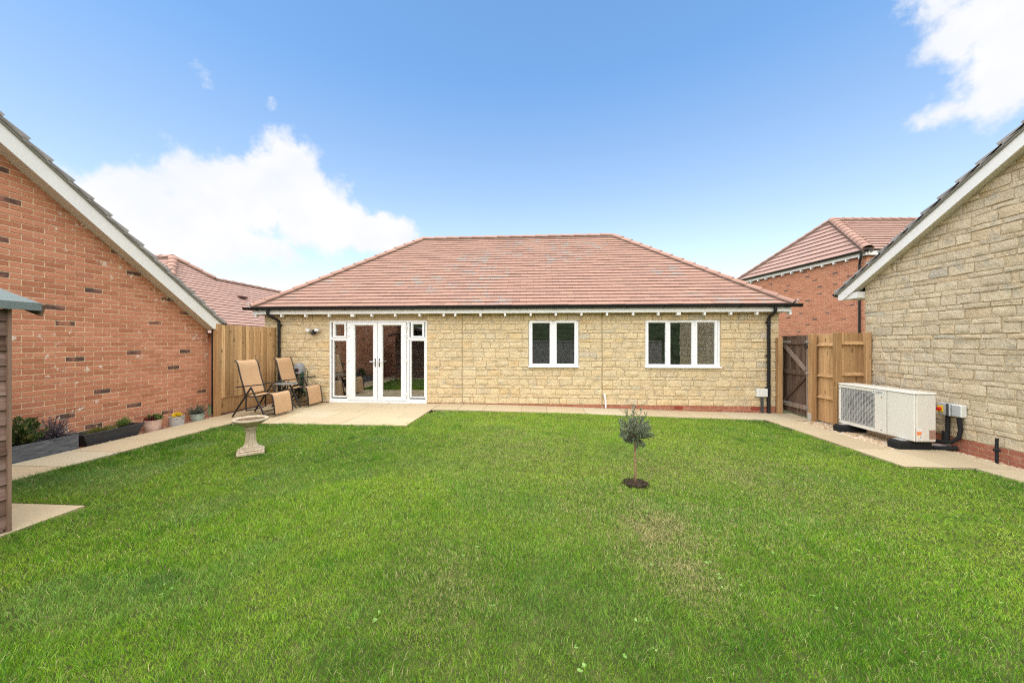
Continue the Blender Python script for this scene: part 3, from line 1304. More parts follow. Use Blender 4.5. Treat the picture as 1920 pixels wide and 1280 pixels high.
# stone returns at the right corner of the house
FR_ = Frame((WX1 - .0, HY + .02, 0), (0, 1, 0), (0, 0, 1), (1, 0, 0))
lay(stones(0, 6.3, .012, 2.29, random.Random(46)), FR_, hwall, 'stone', M_STONE, 'stonework', 0, geo_stone, True, 47)

# roof
EY, EZ = 8.55, 2.385
RXL, RXR, RD, RZ = -7.08, 5.80, 3.30, 4.95
BY = EY + 2 * RD
A, B, C_, D_ = (RXL, EY, EZ), (RXR, EY, EZ), (RXR, BY, EZ), (RXL, BY, EZ)
E_, F_ = (RXL + RD, EY + RD, RZ), (RXR - RD, EY + RD, RZ)
rm = MB()
rm.add([A, B, C_, D_, E_, F_], [(0, 1, 5, 4), (1, 2, 5), (2, 3, 4, 5), (3, 0, 4), (0, 3, 2, 1)])
roof = rm.build('roof', M_UNDER, house)
GA = .160
roof_plane(house, roof, (A, B, F_, E_), .33, GA, M_TILE, 51, 300)
roof_plane(house, roof, (B, C_, F_), .33, GA, M_TILE, 52, 0)
roof_plane(house, roof, (D_, A, E_), .33, GA, M_TILE, 53, 0)
roof_plane(house, roof, (C_, D_, E_, F_), .33, GA, M_TILE, 54, 0)
for (p, q, s_) in ((A, E_, 1), (B, F_, 2), (D_, E_, 3), (C_, F_, 4)):
    capping(roof, p, q, 'hip_tile', .105, .36, .012, s_)
capping(roof, E_, F_, 'ridge_tile', .105, .42, .01, 9)
# hip irons
for p in (A, B):
    q = MB()
    x, y, z = p
    sx = 1 if x > 0 else -1
    q.tube([(x - .05 * sx, y + .05, z + .05), (x + .06 * sx, y - .06, z + .04), (x + .075 * sx, y - .075, z + .07), (x + .05 * sx, y - .05, z + .10)], .011, 6)
    q.build('hip_iron', M_STEEL, roof)
# fascia, soffit, rafter feet
fm = MB()
FX0, FX1 = -7.10, 5.79
fm.box((FX0, 8.585, 2.215), (FX1, 8.61, 2.375))
fm.box((FX0, 8.61, 2.215), (FX0 + .025, BY - .05, 2.375))
fm.box((FX1 - .025, 8.61, 2.215), (FX1, BY - .05, 2.375))
fm.build('fascia', M_FASCIA, house)
sm = MB()
sm.box((FX0 + .03, 8.612, 2.235), (FX1 - .03, 8.80, 2.25))
sm.build('soffit', M_SOFFIT, house)
for i, px in enumerate([480.5, 528, 573, 617, 661, 697, 741, 787, 832, 854, 901, 947, 995, 1042, 1090, 1138, 1187, 1234, 1272, 1321, 1370, 1419, 1481]):
    x = hx(px, 8.63)
    w = .024 if px not in (661, 1272) else .045
    q = MB()
    q.box((x - w, 8.60, 2.145), (x + w, 8.70, 2.234), bev=.006)
    q.build('rafter_foot', M_UPVC, house)
gt = gutter(house, (-7.29, 8.535, 2.385), (5.98, 8.535, 2.385), .058, [.35, .95, 1.75, 2.6, 3.45, 4.3, 5.15, 5.3, 6.0, 6.85, 7.7, 8.6, 9.0, 9.4, 10.25, 11.1, 11.95, 12.6, 12.95], depth=.072)
xl0, xl1 = hx(502, 8.54), hx(523, 8.73)
downpipe(house, [(xl0, 8.535, 2.33), (xl0, 8.535, 2.20), (xl1, 8.735, 2.06), (xl1, 8.735, .02)], .036, [(xl1, 8.735, 1.95), (xl1, 8.735, 1.0)])
xr0, xr1 = hx(1454, 8.54), hx(1441.5, 8.735)
downpipe(house, [(xr0, 8.535, 2.33), (xr0, 8.535, 2.21), (xr1, 8.735, 2.09), (xr1, 8.735, -.12)], .036, [(xr1, 8.735, 1.98), (xr1, 8.735, 1.2), (xr1, 8.735, .46)])


# windows: frame bars as boxes round a list of panes
def bar_frame(m, x0, x1, z0, z1, cuts, y0, y1, bev=.006):
    """solid sheet from x0..x1, z0..z1 with rectangular openings, built of butted boxes"""
    xs_ = sorted({x0, x1} | {c[0] for c in cuts} | {c[1] for c in cuts})
    for i in range(len(xs_) - 1):
        a, b = xs_[i], xs_[i + 1]
        mine = sorted([c for c in cuts if c[0] <= a + 1e-6 and c[1] >= b - 1e-6], key=lambda c: c[2])
        z = z0
        for c in mine:
            if c[2] > z + 1e-4:
                m.box((a, y0, z), (b, y1, c[2]))
            z = c[3]
        if z1 > z + 1e-4:
            m.box((a, y0, z), (b, y1, z1))


def ring(m, x0, x1, z0, z1, w, y0, y1, bev=.008):
    """a mitred rectangular bead with chamfered edges"""
    o = [(x0, z0), (x1, z0), (x1, z1), (x0, z1)]
    prof = [(0, y1), (0, y0 + bev), (bev, y0), (w - bev * 1.6, y0), (w, y0 + bev * 1.6), (w, y1)]
    v = []
    for (cx, cz, sx, sz) in ((x0, z0, 1, 1), (x1, z0, -1, 1), (x1, z1, -1, -1), (x0, z1, 1, -1)):
        for (d, y) in prof:
            v.append((cx + sx * d, y, cz + sz * d))
    n = len(prof)
    f = []
    for i in range(4):
        j = (i + 1) % 4
        for k in range(n - 1):
            f.append((i * n + k, j * n + k, j * n + k + 1, i * n + k + 1))
    m.add(v, f)


def casement(house_, box, panes, sashes, label):
    x0, x1, z0, z1 = box
    m = MB()
    ring(m, x0 + .004, x1 - .004, z0 + .03, z1 - .004, .052, HY + .028, HY + .10)
    mull = []
    for a, b in panes[1]:
        m.box((a, HY + .030, z0 + .08), (b, HY + .09, z1 - .055))
    w = m.build('window', M_UPVC, house_, label=label)
    for (a, b, c, d, opening) in panes[0]:
        if opening:
            q = MB()
            ring(q, a - .055, b + .055, c - .055, d + .055, .058, HY + .012, HY + .075, .010)
            q.build('sash', M_UPVC, w)
        else:
            q = MB()
            ring(q, a - .022, b + .022, c - .022, d + .022, .024, HY + .026, HY + .075, .006)
            q.build('glazing_bead', M_UPVC, w)
        q = MB()
        q.box((a - .005, HY + .058, c - .005), (b + .005, HY + .064, d + .005))
        q.build('pane', M_GLASS, w)
    q = MB()
    q.box((x0 - .012, HY - .045, z0), (x1 + .012, HY + .06, z0 + .032), bev=.006)
    q.build('sill', M_UPVC, w)
    return w


X = hx
casement(house, W1, ([(X(998), X(1031), .99, 1.985, True), (X(1043.7), X(1077.5), .99, 1.985, True)], [(X(1031) + .05, X(1043.7) - .05)]), None, 'two light white window in the middle of the stone wall')
casement(house, W2, ([(X(1216.3), X(1248.8), .99, 1.985, True), (X(1257.8), X(1298), .955, 2.005, False), (X(1308.3), X(1341.5), .99, 1.985, True)],
                     [(X(1253.5) - .012, X(1257.8) - .018), (X(1298) + .018, X(1303) + .012)]), None, 'three light white window near the right corner')

# glazed door set with side lights
m = MB()
y0, y1 = HY + .012, HY + .10
m.box((DX0, y0 - .02, -.005), (DX1, y1, .05), bev=.006)                    # threshold
ring(m, DX0, DX1, .05, DZ1, .045, y0, y1)
m.box((X(651.0) - .016, y0 + .002, .0951), (X(651.0) + .016, y1, DZ1 - .0451))
m.box((X(765.0) - .030, y0 + .002, .0951), (X(765.0) + .030, y1, DZ1 - .0451))
zt = hz(640, 634.5)
m.box((DX0 + .0451, y0 + .002, zt - .03), (X(651.0) - .0161, y1, zt + .03))
m.box((X(765.0) + .0301, y0 + .002, zt - .03), (DX1 - .0451, y1, zt + .03))
doorset = m.build('door_set', M_UPVC, house, label='white glazed double doors between two side lights')


def pane(parent, a, b, c, d, y=HY + .055):
    q = MB()
    q.box((a - .006, y, c - .006), (b + .006, y + .006, d + .006))
    return q.build('pane', M_GLASS, parent)


for (a, b, c, d, w, open_) in ((X(627.3), X(645), hz(636, 630), hz(636, 608), .05, True), (X(773.5), X(791.5), hz(782, 630), hz(782, 607.5), .05, True),
                               (X(624.8), X(648.6), .155, hz(636, 638.8), .026, False), (X(770.3), X(795), .155, hz(782, 639), .026, False)):
    q = MB()
    ring(q, a - w, b + w, c - w, d + w, w + .003, HY + (.0 if open_ else .008), HY + .07, .009)
    q.build('side_light', M_UPVC, doorset)
    pane(doorset, a, b, c, d)
for (l, r, gl, gr, hingeL) in ((652.6, 707.4, 665, 699.7, True), (708.4, 762, 717, 752, False)):
    xa, xb = X(l), X(r)
    ga, gb = X(gl), X(gr)
    gc, gd = hz(707, 744), hz(707, 610)
    q = MB()
    bar_frame(q, xa, xb, .062, DZ1 - .05, [(ga - .02, gb + .02, gc - .02, gd + .02)], HY - .012, HY + .075)
    q.mi = 0
    ring(q, ga - .022, gb + .022, gc - .022, gd + .022, .024, HY - .018, HY + .06, .010)
    dr = q.build('door', M_UPVC, house)
    pane(dr, ga, gb, gc, gd, HY + .03)
    q = MB()
    q.box((ga - .024, HY - .026, gd + .012), (gb + .024, HY - .010, gd + .034), bev=.006)
    q.build('rain_bar', M_UPVC, dr)
    hx_ = (xb - .045) if hingeL else (xa + .045)
    q = MB()
    q.box((hx_ - .014, HY - .022, .90), (hx_ + .014, HY - .0121, 1.115), bev=.005)
    q.mi = 1
    q.tube([(hx_, HY - .02, 1.035), (hx_, HY - .06, 1.035), (hx_ + (-.03 if hingeL else .03), HY - .068, 1.035), (hx_ + (-.125 if hingeL else .125), HY - .066, 1.033)], .0105, 8)
    q.mi = 0
    q.tube([(hx_, HY - .024, .955), (hx_, HY - .035, .955)], .009, 8)
    q.build('handle', [simple('handle_plate', (.05, .045, .04), .35, .5), M_CHROME], dr)
    for zz in (hz(700, 614), hz(700, 629), hz(700, 676), hz(700, 739)):
        q = MB()
        xx = xa - .004 if hingeL else xb + .004
        q.box((xx - .012, HY - .034, zz - .045), (xx + .012, HY - .0125, zz + .045), bev=.006)
        q.box((xx + (.013 if hingeL else -.055), HY - .026, zz - .006), (xx + (.055 if hingeL else -.013), HY - .0122, zz + .022), bev=.003)
        q.build('hinge', M_UPVC, dr)


# rooms behind the glass
def room(x0, x1, y1, curtain=None, name='room'):
    m = MB()
    y0_ = HY + .292
    z0, z1 = -.02, 2.28
    m.mi = 0
    m.add([(x0, y1, z0), (x1, y1, z0), (x1, y1, z1), (x0, y1, z1)], [(0, 1, 2, 3)])
    m.add([(x0, y0_, z0), (x0, y1, z0), (x0, y1, z1), (x0, y0_, z1)], [(0, 1, 2, 3)])
    m.add([(x1, y0_, z0), (x1, y1, z0), (x1, y1, z1), (x1, y0_, z1)], [(3, 2, 1, 0)])
    m.add([(x0, y0_, z1), (x1, y0_, z1), (x1, y1, z1), (x0, y1, z1)], [(0, 1, 2, 3)])
    m.mi = 1
    m.add([(x0, y0_, z0), (x1, y0_, z0), (x1, y1, z0), (x0, y1, z0)], [(3, 2, 1, 0)])
    me = m.mesh('room_lining', [M_ROOM, M_ROOMFLOOR], False, wloc(house))
    o = link('room_lining', me, house)
    return o


room(-6.4, -1.7, 12.3)
room(-1.5, 1.35, 12.0)
room(1.9, 5.2, 12.0)


def curtain(a, b, z0, z1, y=HY + .36):
    n = 14
    m = MB()
    for i in range(n + 1):
        x = a + (b - a) * i / n
        yy = y + (.022 if i % 2 else -.022)
        m.v += [(x, yy, z0), (x, yy, z1)]
    for i in range(n):
        m.f.append((2 * i, 2 * i + 2, 2 * i + 3, 2 * i + 1))
        m.t.append(.5)
        m.m.append(0)
    o = m.build('curtain', M_CURTAIN, None, smooth=True)
    return o


tag(curtain(DX0 + .02, DX0 + .15, .02, 2.2, HY + .33), 'pale curtain drawn back behind the left side light of the glazed doors', 'curtain', 'curtains inside the bungalow')
tag(curtain(X(1337), X(1350), .8, 2.2), 'pale curtain drawn back at the right of the three light window', 'curtain', 'curtains inside the bungalow')

# the garden room's furniture that shows through the doors
t = thing('armchair', 'beige armchair just inside the left glazed door', 'armchair', (-5.0, 9.75, 0))
q = MB(); q.box((-5.42, 9.35, .1), (-4.62, 10.15, .42), bev=.05); q.build('seat', M_ARMCHAIR, t, smooth=True, angle=40)
q = MB(); q.box((-5.42, 10.0, .42), (-4.62, 10.22, .95), bev=.07); q.build('backrest', M_ARMCHAIR, t, smooth=True, angle=40)
for xa in (-5.44, -4.74):
    q = MB(); q.box((xa, 9.35, .3), (xa + .17, 10.1, .64), bev=.06); q.build('armrest', M_ARMCHAIR, t, smooth=True, angle=40)
t = thing('dining_table', 'wooden dining table inside the right glazed door', 'table', (-3.3, 10.2, 0))
q = MB(); q.box((-3.95, 9.8, .70), (-2.6, 10.6, .745), bev=.008); q.build('tabletop', M_OAK, t)
for xa in (-3.88, -2.74):
    for ya in (9.86, 10.48):
        q = MB(); q.box((xa, ya, -.015), (xa + .075, ya + .075, .70)); q.build('leg', M_OAK, t)

# small fittings on the house wall, each a thing of its own
t = thing('meter_box', 'small pale box with a black pipe low on the stone wall beside the right downpipe', 'meter box', (5.23, HY, -.1))
q = MB(); q.box((X(1416), HY - .085, hz(1425, 743)), (X(1435.7), HY - .001, hz(1425, 728)), bev=.01); q.build('box', M_LIGHTBOX, t)
q = MB(); q.tube([(X(1427), HY - .04, hz(1427, 743)), (X(1427), HY - .04, -.11)], .027, 10); q.build('pipe', simple('slate_pipe', (.05, .055, .065), .5, .3), t, smooth=True, angle=50)
ov = MB()
xo = X(1133)
ov.tube([(xo, HY + .02, .27), (xo, HY - .03, .27), (xo + .004, HY - .045, .24), (xo + .022, HY - .045, .15), (xo + .026, HY - .045, -.05)], .020, 10)
tag(ov.build('waste_pipe', M_UPVC, None, smooth=True, angle=50), 'short white waste pipe coming out of the stone wall under the movement joint', 'pipe')

t = thing('security_light', 'twin head security light with black sensor high on the wall left of the doors', 'light', (X(590), HY, 1.75))
lx, lz = X(590), hz(590, 622)
q = MB(); q.box((lx - .045, HY - .045, lz - .05), (lx + .045, HY - .001, lz + .05), bev=.008); q.build('bracket', M_BLACK, t)
q = MB(); q.lathe([(.0, -.05), (.03, -.045), (.045, -.02), (.045, .01), (.03, .035), (0, .04)], 14, (lx + .005, HY - .085, lz - .03)); q.build('sensor', M_BLACK, t, smooth=True)
for s_ in (-1, 1):
    q = MB()
    q.box((lx + s_ * .115 - .055, HY - .12, lz + .005), (lx + s_ * .115 + .055, HY - .03, lz + .075), bev=.012)
    h = q.build('lamp_head', simple('lamp_grey', (.50, .50, .49), .4, .4), t)
    q = MB(); q.box((lx + s_ * .115 - .043, HY - .125, lz + .016), (lx + s_ * .115 + .043, HY - .1205, lz + .064)); q.build('lens', simple('lamp_lens', (.75, .76, .76), .2, .5), h)

# ------------------------------------------------------------------ the two garages (gable walls along the sides of the garden)
def garage(name, label, X, side, Yc, Ye, ze_top, slope, ridgeY, zbase, barge_dx, barge_h, kind):
    """gable wall in the plane X; side=+1 when the building lies at larger X. Yc: far corner of the wall, Ye: eave end of the bargeboard,
    ze_top: height of the bargeboard's top edge at Ye."""
    t = thing(name, label, 'building', (X + side * 1.0, Yc, 0))
    Yn = 2 * ridgeY - Yc
    depth = 5.0
    Xb = X - side * barge_dx
    ztop = lambda y: ze_top + slope * (Ye - abs(y - ridgeY) - ridgeY)        # top edge of bargeboard
    zw = lambda y: ztop(y) - .05                                               # wall hidden behind the barge
    U = Vector((0, side, 0)) * -1
    # looking at the wall from the garden: u runs to the right of the viewer
    if side > 0:
        fr = Frame((X + .0 * side, Yc, 0), (0, -1, 0), (0, 0, 1), (-1, 0, 0))
        uy = lambda y: Yc - y
    else:
        fr = Frame((X, Yn, 0), (0, 1, 0), (0, 0, 1), (1, 0, 0))
        uy = lambda y: y - Yn
    W_ = Yc - Yn
    gable = [(0, zbase - .3), (W_, zbase - .3), (W_, zw(Yc)), (W_ / 2, zw(ridgeY)), (0, zw(Yc))]
    if kind == 'brick':
        rec = .010
    else:
        rec = .02
    xm = X + side * rec
    m = MB()
    y3 = [Yc, Yn]
    prof = [(Yc, zbase - .3), (Yc, zw(Yc)), (ridgeY, zw(ridgeY)), (Yn, zw(Yn)), (Yn, zbase - .3)]
    v = [(xm, y, z) for y, z in prof] + [(X + side * depth, y, z) for y, z in prof]
    f = [(0, 1, 2, 3, 4), (9, 8, 7, 6, 5), (0, 5, 6, 1), (1, 6, 7, 2), (2, 7, 8, 3), (3, 8, 9, 4), (4, 9, 5, 0)]
    m.add(v, f)
    wall = m.build('wall', M_MORTAR if kind == 'brick' else M_MORTAR2, t)
    fw = Frame(fr.O + fr.N * -rec, fr.U, fr.V, fr.N)
    if kind == 'brick':
        lay(bricks(0, W_, zbase - .20, zw(ridgeY), random.Random(61), clip=gable), fw, wall, 'brick', M_BRICK, 'brickwork', 300, geo_brick, False, 62)
    else:
        z0 = zbase + .19
        gb = [(0, z0 - .001)] + [(W_, z0 - .001)] + gable[2:]
        lay(stones(0, W_, z0, zw(ridgeY), random.Random(63), clip=gb), fw, wall, 'stone', M_STONE2, 'stonework', 300, geo_stone, True, 64)
        lay(bricks(0, W_, z0 - .30, z0, random.Random(65)), fw, wall, 'brick', M_PLINTH, 'brickwork', 60, geo_brick, False, 66)
    # far side wall seen past the corner is plain
    # bargeboards, soffit boards, eave boxes
    for sgn in (1, -1):
        y_e = Ye if sgn > 0 else 2 * ridgeY - Ye
        q = MB()
        a = (y_e, ze_top)
        b = (ridgeY, ztop(ridgeY))
        hh = barge_h
        lv = .155      # level cut at the eave end
        yb = y_e - sgn * ((hh - lv) / slope if hh > lv else 0)
        pr = [a, b, (ridgeY, b[1] - hh), (y_e - sgn * (hh - lv) / slope, ze_top - lv), (y_e, ze_top - lv)]
        # bottom edge follows the slope until it meets the level cut
        x0, x1 = Xb, Xb + side * .022
        v = [(x0, y, z) for y, z in pr] + [(x1, y, z) for y, z in pr]
        k = len(pr)
        f = [tuple(range(k)), tuple(range(2 * k - 1, k - 1, -1))] + [(i, (i + 1) % k, k + (i + 1) % k, k + i) for i in range(k)]
        q.add(v, f)
        q.build('bargeboard', M_FASCIA, t)
        q = MB()
        # moulding under the tiles
        q.bar((Xb - side * .012, y_e + sgn * .02, ze_top - .012 - slope * .02), (Xb - side * .012, ridgeY, b[1] - .012), .02, .05)
        q.build('undercloak', simple('undercloak_board', (.24, .23, .19), .8, .1), t)
        q = MB()
        dz = hh - .035
        v = [(x1 + side * .002, ridgeY, b[1] - dz), (X + side * .03, ridgeY, b[1] - dz), (X + side * .03, yb, ze_top - dz - slope * 0 + (0)), (x1 + side * .002, yb, ze_top - dz)]
        yy = y_e - sgn * .12
        zz = ztop(yy) - dz
        v = [(x1 + side * .002, ridgeY, b[1] - dz), (X + side * .03, ridgeY, b[1] - dz), (X + side * .03, yy, zz), (x1 + side * .002, yy, zz)]
        v += [(p[0], p[1], p[2] + .012) for p in v]
        q.add(v, [(0, 1, 2, 3), (7, 6, 5, 4), (0, 4, 5, 1), (1, 5, 6, 2), (2, 6, 7, 3), (3, 7, 4, 0)])
        q.build('soffit', M_SOFFIT, t)
        # boxed end over the corner
        q = MB()
        yc = Yc if sgn > 0 else Yn
        q.box((x1 + side * .003, yc + sgn * .004, ze_top - lv + .004), (X + side * .9, y_e - sgn * .02, ze_top - .03))
        q.build('eave_box', M_FASCIA, t)
        # roof slope
        xr0, xr1 = Xb - side * .035, X + side * depth
        e = (y_e + sgn * .05, ze_top - slope * .05 + .02)
        r = (ridgeY, b[1] + .02)
        P0, P1, P2, P3 = (xr0, e[0], e[1]), (xr1, e[0], e[1]), (xr1, r[0], r[1]), (xr0, r[0], r[1])
        q = MB()
        q.add([(p[0], p[1], p[2]) for p in (P0, P1, P2, P3)] + [(p[0], p[1], p[2] - .03) for p in (P0, P1, P2, P3)], [(0, 1, 2, 3), (7, 6, 5, 4), (0, 4, 5, 1), (1, 5, 6, 2), (2, 6, 7, 3), (3, 7, 4, 0)])
        rp = q.build('roof', simple('grey_slab_edge', (.26, .245, .225), .9, .1, var=.12, vscale=12), t)
        quad = (P0, P1, P2, P3)
        if (Vector(P1) - Vector(P0)).cross(Vector(P2) - Vector(P0)).z < 0:
            quad = (P1, P0, P3, P2)
        roof_plane(t, rp, quad, .33, .285, M_GREYTILE, 70 + int(sgn), 40, lift=.05, thick=.042, jit=.005)
        gutter(t, (Xb - side * .02, e[0] + sgn * .02, e[1] - .0), (xr1, e[0] + sgn * .02, e[1] - .0), .05, out=(0, sgn, 0), depth=.06)
    capping(t, (Xb - side * .04, ridgeY, ztop(ridgeY) + .02), (X + side * depth, ridgeY, ztop(ridgeY) + .02), 'ridge_tile', .12, .42, .02, 77, M_GREYTILE)
    return t


gl = garage('brick_garage', 'red brick gable wall with grey tiles and white bargeboard on the left', -6.85, -1, 7.10, 7.18, EYE + .435, .742, 3.2, 0.0, .22, .285, 'brick')
gr_ = garage('stone_garage', 'cream stone gable wall with white bargeboard behind the heat pump', 6.40, 1, 7.475, 7.90, EYE + 1.024, .609, 4.3, -.13, .15, .225, 'stone')
downpipe(gl, [(-6.80, 7.17, 1.86), (-6.80, 7.17, .0)], .036)


# ------------------------------------------------------------------ neighbouring houses
def hip_house_left():
    t = thing('neighbour_house', 'pink tiled hipped roof rising behind the timber fence on the left', 'house', (-12, 14, 0))
    s = .78
    Xr, Zr, Xe = -12.0, 3.87, -9.3
    Ze = Zr - s * (Xe - Xr)
    Px, Py = -12.78, 11.88
    Pz = Zr + s * (Xr - Px)
    d = Xe - Px                                  # plan length of the left hip down to the eave
    q = MB()
    H = Py - d
    v = [(Xe, H, Ze), (Xe, 24, Ze), (Xr, 24, Zr), (Xr, Py + (Xr - Px), Zr), (Px, Py, Pz)]
    w = [(-20, H, Ze), (-20, Py, Pz), (2 * Xr - Xe, 24, Ze), (2 * Xr - Xe, 14, Ze)]
    q.add(v + w, [(0, 1, 2, 3, 4), (0, 4, 6, 5), (2, 1, 7), (2, 7, 8, 3), (4, 3, 8, 6)])
    rp = q.build('roof', M_UNDER, t)
    # the two convex halves of the garden-side plane
    roof_plane(t, rp, ((Xe, 12.66, Ze), (Xe, 24, Ze), (Xr, 24, Zr), (Xr, 12.66, Zr)), .33, .165, M_TILE_FAR, 81, 150)
    roof_plane(t, rp, ((Xe, H, Ze), (Xe, 12.658, Ze), (Xr, 12.658, Zr), (Px, Py, Pz)), .33, .165, M_TILE_FAR, 82, 150)
    roof_plane(t, rp, ((-20, H, Ze), (Xe, H, Ze), (Px, Py, Pz), (-20, Py, Pz)), .33, .165, M_TILE_FAR, 83, 0)
    capping(rp, (Xe, H, Ze), (Px, Py, Pz), 'hip_tile', .13, .36, .03, 3)
    capping(rp, (Xr, Py + (Xr - Px), Zr), (Px, Py, Pz), 'hip_tile', .12, .36, .03, 4)
    capping(rp, (Xr, Py + (Xr - Px), Zr), (Xr, 24, Zr), 'ridge_tile', .10, .42, .0, 5)
    capping(rp, (Px, Py, Pz), (-20, Py, Pz), 'ridge_tile', .12, .42, .03, 6)
    q = MB()
    q.box((Xe - .25, H + .3, -.3), (-19.8, 23.7, Ze + .05))
    q.build('wall', M_BRICK2, t)
    # roof vent tile
    q = MB()
    yv, xv = 12.9, -11.08
    q.box((xv - .09, yv - .17, Ze + s * (Xe - xv) + .03), (xv + .09, yv + .17, Ze + s * (Xe - xv) + .10), bev=.02)
    q.build('vent_tile', simple('dark_vent', (.10, .05, .045), .8), rp)
    return t


hip_house_left()


def house_right():
    t = thing('neighbour_house', 'two storey red brick house with pink hipped roof behind the gate', 'house', (12.1, 14, 0))
    ze = 4.90
    c0, c1 = Vector((12.10, 13.99, ze)), Vector((11.09, 20.7, ze))
    bdir = Vector((.998, .06, 0)).normalized()
    pk = Vector((11.6, 17.36, 0)) + bdir * 2.0
    pk.z = EYE + 5.60
    far = pk + bdir * 9
    c2, c3 = c0 + bdir * 12, c1 + bdir * 12
    q = MB()
    q.add([tuple(p) for p in (c1, c0, c2, c3, pk, far)], [(0, 1, 4), (1, 2, 5, 4), (3, 0, 4, 5), (2, 3, 5)])
    rp = q.build('roof', M_UNDER, t)
    roof_plane(t, rp, (c1, c0, pk), .33, .30, M_TILE_FAR, 91, 170, lift=.055, thick=.025)
    roof_plane(t, rp, (c0, c2, far, pk), .33, .30, M_TILE_FAR, 92, 130, lift=.055, thick=.025)
    roof_plane(t, rp, (c3, c1, pk, far), .33, .30, M_TILE_FAR, 93, 0, lift=.055, thick=.025)
    capping(rp, c0, pk, 'hip_tile', .17, .36, .04, 1)
    capping(rp, c1, pk, 'hip_tile', .14, .36, .04, 2)
    capping(rp, pk, far, 'ridge_tile', .14, .42, .02, 3)
    # walls set back from the eaves
    ax = (c1 - c0).normalized()
    inn = Vector((-ax.y, ax.x, 0))
    inn = inn if inn.dot(bdir) > 0 else -inn
    w0 = c0 + ax * .20 + bdir * .18
    w1 = c1 - ax * .20 + bdir * .18
    w2, w3 = w0 + bdir * 11, w1 + bdir * 11
    zt = ze - .10
    q = MB()
    v = [(p.x, p.y, -.3) for p in (w0, w1, w3, w2)] + [(p.x, p.y, zt) for p in (w0, w1, w3, w2)]
    q.add(v, [(0, 1, 5, 4), (1, 2, 6, 5), (2, 3, 7, 6), (3, 0, 4, 7), (4, 5, 6, 7)])
    wall = q.build('wall', M_MORTAR, t)
    n_out = Vector((ax.y, -ax.x, 0))
    n_out = n_out if n_out.dot(bdir) < 0 else -n_out
    L = (w1 - w0).length
    fr = Frame((w1.x, w1.y, 0), tuple(-ax), (0, 0, 1), tuple(n_out))
    lay(bricks(0, L, .9, zt, random.Random(95)), fr, wall, 'brick', M_BRICK2, 'brickwork', 300, geo_brick, False, 96)
    fr2 = Frame((w0.x, w0.y, 0), tuple(bdir), (0, 0, 1), (bdir.y, -bdir.x, 0))
    lay(bricks(0, 4.5, .9, zt, random.Random(97)), fr2, wall, 'brick', M_BRICK2, 'brickwork', 0, geo_brick, False, 98)
    # fascia, gutter, rafter feet, downpipe
    q = MB()
    o_ = n_out * .02
    q.bar(c0 + n_out * -.05 + Vector((0, 0, -.09)) - ax * .02, c1 + n_out * -.05 + Vector((0, 0, -.09)), .025, .17)
    q.bar(c0 + Vector((-.02, .06, -.09)), c0 + bdir * 6 + Vector((0, .06, -.09)), .025, .17)
    q.build('fascia', M_FASCIA, t)
    gutter(t, c0 + n_out * .03 - ax * .1 + Vector((0, 0, .02)), c1 + n_out * .03 + ax * .1 + Vector((0, 0, .02)), .06, out=tuple(n_out), depth=.08)
    for k in range(13):
        p = c0 + ax * (.35 + .5 * k) + n_out * -.10 + Vector((0, 0, -.21))
        q = MB()
        q.bar(p - n_out * .12, p + n_out * .06, .05, .08)
        q.build('rafter_foot', M_UPVC, t)
    p = w0 + ax * .22 + n_out * .06
    g0 = c0 + ax * .22 + n_out * .03
    downpipe(t, [(g0.x, g0.y, ze - .05), (g0.x, g0.y, ze - .22), (p.x, p.y, ze - .42), (p.x, p.y, 0)], .036)
    return t


house_right()

# ------------------------------------------------------------------ shed at the left edge
SX, SY, SZ = -4.20, 2.60, 1.80
shed = thing('garden_shed', 'brown clapboard shed with felt roof at the left edge of the lawn', 'shed', (-5.1, 1.2, 0))
q = MB()
q.box((-6.0, -.2, .02), (SX - .03, SY - .03, 1.76))
q.build('wall', M_SHED, shed)
rngs = random.Random(12)
z = .03
k = 0
while z < 1.70:
    h = .118
    dd = rngs.uniform(-.004, .004)
    for (face, a, b) in (('x', -.2, SY - .011), ('y', -6.0, SX - .04)):
        q = MB()
        y0_, y1_ = a, b
        th0, th1 = .030 + dd, .010
        zz1 = min(z + h + .02, 1.775)
        if face == 'x':
            v = [(SX - .028, y0_, z), (SX - .028 + th0, y0_, z), (SX - .028 + th1, y0_, zz1), (SX - .028, y0_, zz1),
                 (SX - .028, y1_, z), (SX - .028 + th0, y1_, z), (SX - .028 + th1, y1_, zz1), (SX - .028, y1_, zz1)]
        else:
            v = [(y0_, SY - .028, z), (y0_, SY - .028 + th0, z), (y0_, SY - .028 + th1, zz1), (y0_, SY - .028, zz1),
                 (y1_, SY - .028, z), (y1_, SY - .028 + th0, z), (y1_, SY - .028 + th1, zz1), (y1_, SY - .028, zz1)]
        q.add(v, [(0, 1, 2, 3), (7, 6, 5, 4), (0, 4, 5, 1), (1, 5, 6, 2), (2, 6, 7, 3), (3, 7, 4, 0)], rngs.random())
        q.build('board', M_SHED, shed)
    z += h
    k += 1
q = MB(); q.box((SX - .038, SY - .010, 0.0), (SX + .012, SY + .010, 1.79), .7); q.build('corner_post', M_SHEDPOST, shed)
q = MB()
ex, ez, sl = SX + .05, 1.835, .345
for (xa, xb) in ((ex, -5.1), (-6.25, -5.1)):
    za, zb = ez, ez + sl * (ex + 5.1)
    v = [(xa, -.4, za - .02), (xa, SY + .15, za - .02), (xb, SY + .15, zb - .02), (xb, -.4, zb - .02)]
    v += [(p[0], p[1], p[2] + .022) for p in v]
    q.add(v, [(0, 1, 2, 3), (7, 6, 5, 4), (0, 4, 5, 1), (1, 5, 6, 2), (2, 6, 7, 3), (3, 7, 4, 0)])
q.box((ex + .001, -.4, ez - .060), (ex + .014, SY + .15, ez + .004))
q.build('roof', M_FELT, shed)
q = MB()
